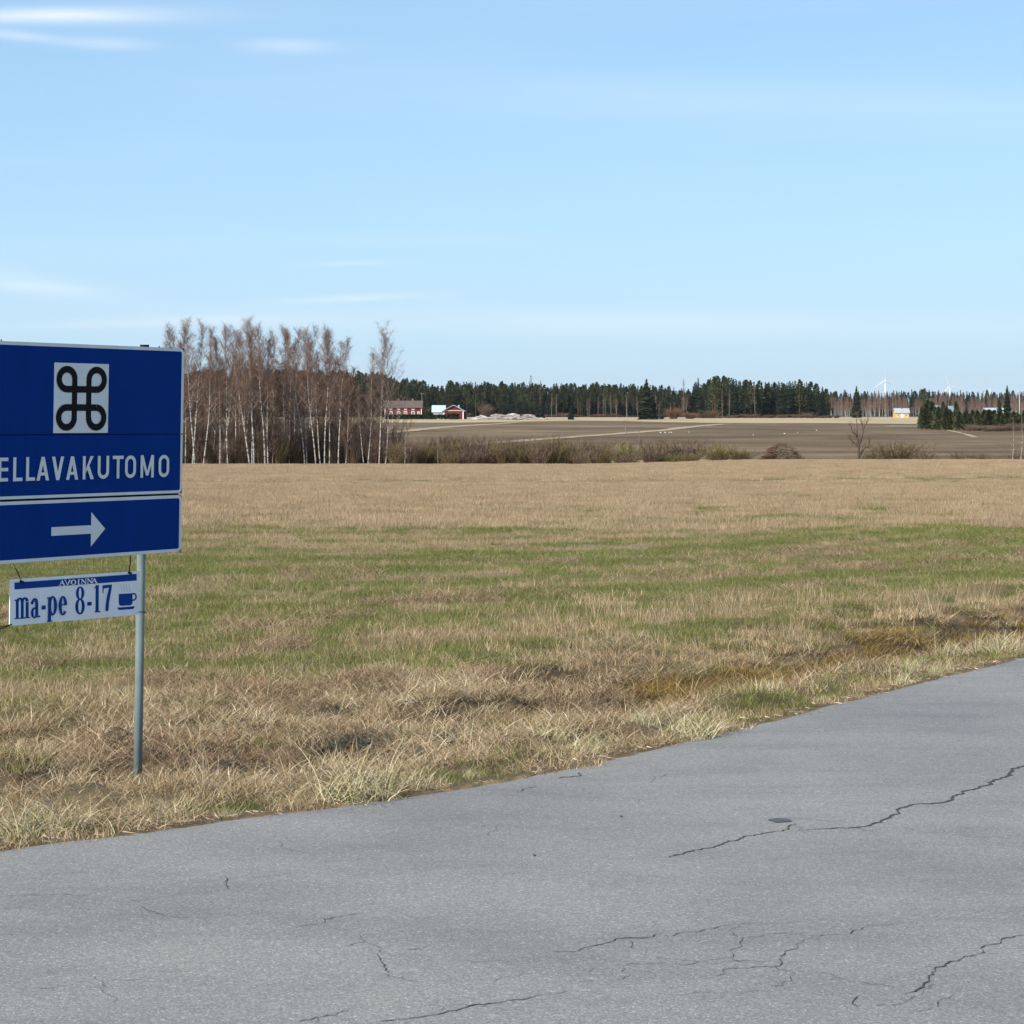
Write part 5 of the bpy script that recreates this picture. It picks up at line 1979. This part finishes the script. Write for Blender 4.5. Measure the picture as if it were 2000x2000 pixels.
def hedge(u0, u1, D, h, dep, label):
    x0, y, z = on(u0, D)
    x1 = on(u1, D)[0]
    g = np.random.default_rng(int(u0))
    n = int((x1 - x0) * 190)
    p = np.stack([g.uniform(0, x1 - x0, n), g.uniform(0, dep, n), g.random(n) ** 0.7 * h * (1 + 0.04 * g.normal(size=n))], -1)
    V, F = [], []
    for q in p:
        a, b = rdir(g) * 0.3, rdir(g) * 0.3
        i = len(V)
        V += [tuple(q - a), tuple(q + b), tuple(q + a), tuple(q - b)]
        F.append((i, i + 1, i + 2, i + 3))
    mb = MB()
    mb.add(V, F)
    o = mb.build('clipped_hedge', m_hedge)
    o.location = (x0, y, z)
    tag(o, label, 'hedge', 'clipped hedges by the farmhouse')


hedge(752, 872, 708, 1.75, 1.2, 'long low clipped dark hedge in front of the red farmhouse')
hedge(873, 897, 704, 2.2, 1.6, 'square clipped dark hedge in front of the red gable')
# heap of pale poles
x, y, z = on(995, 700)
pile = thing('pole_heap', (x, y, z), 0, 'long heap of pale felled poles lying beside the outbuilding', 'log pile')
m_pole = leafy('peeled_poles', [(0.22, 0.17, 0.14), (0.38, 0.33, 0.29), (0.55, 0.50, 0.46), (0.66, 0.62, 0.58)], 0.0, 0.0)
mb = MB()
g = np.random.default_rng(4)
for i in range(420):
    xx = g.uniform(-12.6, 12.6)
    hh = 2.1 * (1 - abs(xx / 13.2) ** 3) * (0.8 + 0.3 * math.sin(xx * 1.1))
    zz_ = g.uniform(0.05, max(0.2, hh))
    a = g.normal(0.35, 0.5)
    L = g.uniform(1.6, 3.2)
    d = np.array([math.cos(a) * L, g.normal(-0.5, 0.8), -abs(math.sin(a)) * L * 0.25])
    p = np.array([xx, g.uniform(-1.4, 1.4), zz_])
    q0, q1_ = p - d / 2, p + d / 2
    q1_[2] = max(0.02, q1_[2])
    mb.tube([q0.tolist(), q1_.tolist()], g.uniform(0.05, 0.11), 5)
ch = mb.build('poles', m_pole, pile)
ch['kind'] = 'stuff'
# yellow cottage
x, y, z = on(1762, 785)
ho = thing('cottage', (x, y, z), 0, 'small yellow cottage with grey roof at the edge of the far wood', 'house')
wall, roof = block(ho, -2.7, 2.8, 0, 4.5, 2.1, 3.7, 'x', m_yel, m_grey, 0.35)
window(ho, -1.5, 0.75, 0.7, 0.8, 0, 0.12)
window(ho, 1.6, 0.75, 0.7, 0.8, 0, 0.12)
trim(ho, 'door', -0.45, 0.45, -0.05, 0.02, 0, 1.9, m_wpaint)
chimney(roof, 0.2, 2.25, 3.4, 4.3)
# dark house behind the pines
x, y, z = on(1838, 560)
ho = thing('house', (x, y, z), 0.12, 'dark red house with blue-grey roof half hidden by the young pines', 'house')
zr = zat(793, 560) - z
wall, roof = block(ho, -3.6, 1.8, 0, 8, zr - 2.0, zr, 'y', m_dred, m_bluer, 0.5)
w2, r2 = block(ho, 1.802, 6.0, 1.6, 7.6, zr - 1.9, zr - 0.1, 'x', m_dred, m_bluer, 0.5)
window(ho, -1.8, 1.2, 0.9, 1.1, 0)
window(ho, 0.2, 1.2, 0.9, 1.1, 0)
trim(ho, 'bargeboard', -3.9, 2.1, -0.62, -0.52, zr - 2.1, zr - 1.95, m_wpaint)
chimney(roof, -1.5, 4, zr - 0.8, zr + 0.7)
# barn with grey roof
x, y, z = on(1944, 560)
ho = thing('barn', (x, y, z), -0.05, 'low red barn with pale grey roof at the right of the farm', 'barn')
zr = zat(797.5, 560) - z
wall, roof = block(ho, -2.7, 2.9, 0, 5, zr - 1.25, zr, 'x', m_red, m_grey, 0.3)
trim(ho, 'door', -0.6, 0.8, -0.05, 0.02, 0, zr - 1.6, m_dred)
window(ho, 1.8, 1.0, 0.7, 0.6, 0)
# poles
for (u, D, vt_, lab) in ((1991, 520, 764, 'pale utility pole right of the narrow pointed spruce'), (824, 728, 767, 'grey utility pole behind the right end of the red farmhouse')):
    x, y, z = on(u, D)
    o = thing('utility_pole', (x, y, z), 0, lab, 'pole', 'utility poles')
    h = zat(vt_, D) - z
    mb = MB()
    mb.tube([(0, 0, -0.5), (0, 0, h)], [0.13, 0.09], 8)
    mb.build('post', m_greybark if D > 600 else m_alu, o, True)
    mb = MB()
    mb.box(-0.6, 0.6, -0.06, 0.06, h - 0.5, h - 0.38)
    mb.build('crossarm', m_greybark, o)
    for s_ in (-0.5, 0.5):
        mb = MB()
        mb.tube([(s_, 0, h - 0.38), (s_, 0, h - 0.2)], 0.05, 6)
        mb.build('insulator', m_wpaint, o)

# ---------------------------------------------------------------- wind turbines beyond the forest
m_turb = plain('turbine_white', (0.74, 0.75, 0.76), 0.5, 0.3, 0.02, 0.1)


def blade_mesh():
    L, n = 60.0, 14
    V, F = [], []
    for k in range(n + 1):
        f = k / n
        ch_ = np.interp(f, [0, 0.06, 0.2, 1], [1.9, 2.2, 4.2, 0.7])
        th_ = np.interp(f, [0, 0.06, 0.2, 1], [1.9, 1.6, 0.8, 0.12])
        tw_ = R(np.interp(f, [0, 0.2, 1], [20, 14, 1]))
        for (a, b) in ((-0.35, 0), (0.0, 0.5), (0.65, 0.0), (0.0, -0.5)):
            xx, yy = a * ch_, b * th_
            V.append((xx * math.cos(tw_) - yy * math.sin(tw_), xx * math.sin(tw_) + yy * math.cos(tw_) - 1.5 * f * f, 1.2 + f * L))
    for k in range(n):
        for j in range(4):
            F.append((k * 4 + j, k * 4 + (j + 1) % 4, k * 4 + 4 + (j + 1) % 4, k * 4 + 4 + j))
    F.append(tuple(n * 4 + j for j in range(4)))
    mb = MB()
    mb.add(V, F)
    return mb.mesh('blade', m_turb, True)


BL = blade_mesh()
for (u, v, D, ang0, yaw, lab) in ((1729, 743, 7700, 92, 0.15, 'largest white wind turbine above the forest, behind the yellow cottage'), (1855, 754, 8900, 110, -0.3, 'middle white wind turbine with its rotor turned, above the dark house'),
                                  (1934, 760, 10200, 92, 0.2, 'smallest white wind turbine, farthest right above the barn')):
    x = (u - 1000) / FPX * D
    zb = float(ground_z(x, D))
    zh = zat(v, D)
    o = thing('wind_turbine', (x, D, zb), yaw, lab, 'wind turbine', 'wind turbines beyond the forest')
    h = zh - zb
    mb = MB()
    mb.tube([(0, 0, -1), (0, 0, h * 0.5), (0, 0, h - 2)], [3.6, 2.9, 2.0], 20)
    mb.build('tower', m_turb, o, True)
    mb = MB()
    mb.tube([(0, -4.5, h), (0, -3.5, h), (0, 4, h), (0, 8, h + 0.3), (0, 9, h + 0.3)], [1.6, 2.3, 2.5, 2.2, 1.2], 10)
    mb.build('nacelle', m_turb, o, True)
    hubp = (0, -6.0, h)
    mb = MB()
    mb.tube([(0, -4.4, h), (0, -6.5, h), (0, -8.2, h), (0, -9.0, h)], [2.0, 2.2, 1.5, 0.3], 12)
    mb.build('hub', m_turb, o, True)
    for k in range(3):
        b = obj('blade', BL, o)
        b.location = hubp
        b.rotation_euler = (0, -R(ang0 - 90 + 120 * k), 0)

# ---------------------------------------------------------------- white birds resting on the ploughed field
m_bird = plain('white_feathers', (0.80, 0.80, 0.78), 0.8, 0.2, 0.04, 3)
m_beak = plain('bird_beak', (0.35, 0.25, 0.05), 0.6, 0.3)
mbb = MB()
rows = [(-0.42, 0.28, 0.02), (-0.32, 0.30, 0.09), (-0.12, 0.27, 0.16), (0.1, 0.26, 0.17), (0.24, 0.30, 0.12), (0.31, 0.36, 0.06), (0.34, 0.48, 0.04), (0.33, 0.60, 0.036), (0.36, 0.66, 0.05), (0.42, 0.67, 0.042), (0.47, 0.65, 0.02)]
mbb.tube([(a, 0, b) for a, b, _ in rows], [c_ for _, _, c_ in rows], 10)
ME_BIRD = mbb.mesh('body', m_bird, True)
mbb = MB()
mbb.tube([(0.46, 0, 0.65), (0.55, 0, 0.63)], [0.018, 0.006], 6)
ME_BEAK = mbb.mesh('beak', m_beak)
mbb = MB()
mbb.tube([(0, 0.05, 0.16), (0.02, 0.05, 0.0)], 0.014, 5)
ME_LEG = mbb.mesh('leg', m_dark)
for i, (u, v) in enumerate(((1290, 847), (1299, 847), (1307, 847), (1311, 846.5), (1346, 846), (1471, 851.5), (1532, 849), (1558, 847.5), (1595, 842))):
    x, y, z = at(u, v)
    o = thing('bird', (x, y, z + 0.10), random.random() * 6.28, 'tiny white bird resting on the dark ploughed field', 'bird', 'white birds on the ploughed field')
    o.scale = (0.45,) * 3
    obj('body', ME_BIRD, o)
    obj('beak', ME_BEAK, o)
    obj('leg', ME_LEG, o)
    l2 = obj('leg', ME_LEG, o)
    l2.location = (0, -0.10, 0)

# ---------------------------------------------------------------- clear spring air: a little haze over the distance
m_haze, t, out = mat('thin_air_haze')
pv = t.n('ShaderNodeVolumePrincipled')
pv.inputs['Color'].default_value = (0.90, 0.95, 1.0, 1)
pv.inputs['Density'].default_value = 0.000036
pv.inputs['Anisotropy'].default_value = 0.2
t.l(pv.outputs[0], out.inputs['Volume'])
mb = MB()
mb.box(-11600, 11600, -11600, 11600, -5.0, 262.0)
hz = mb.build('haze', m_haze)
tag(hz, 'thin pale haze in the air over the distance', 'haze', kind='stuff')
scene.cycles.volume_bounces = 0
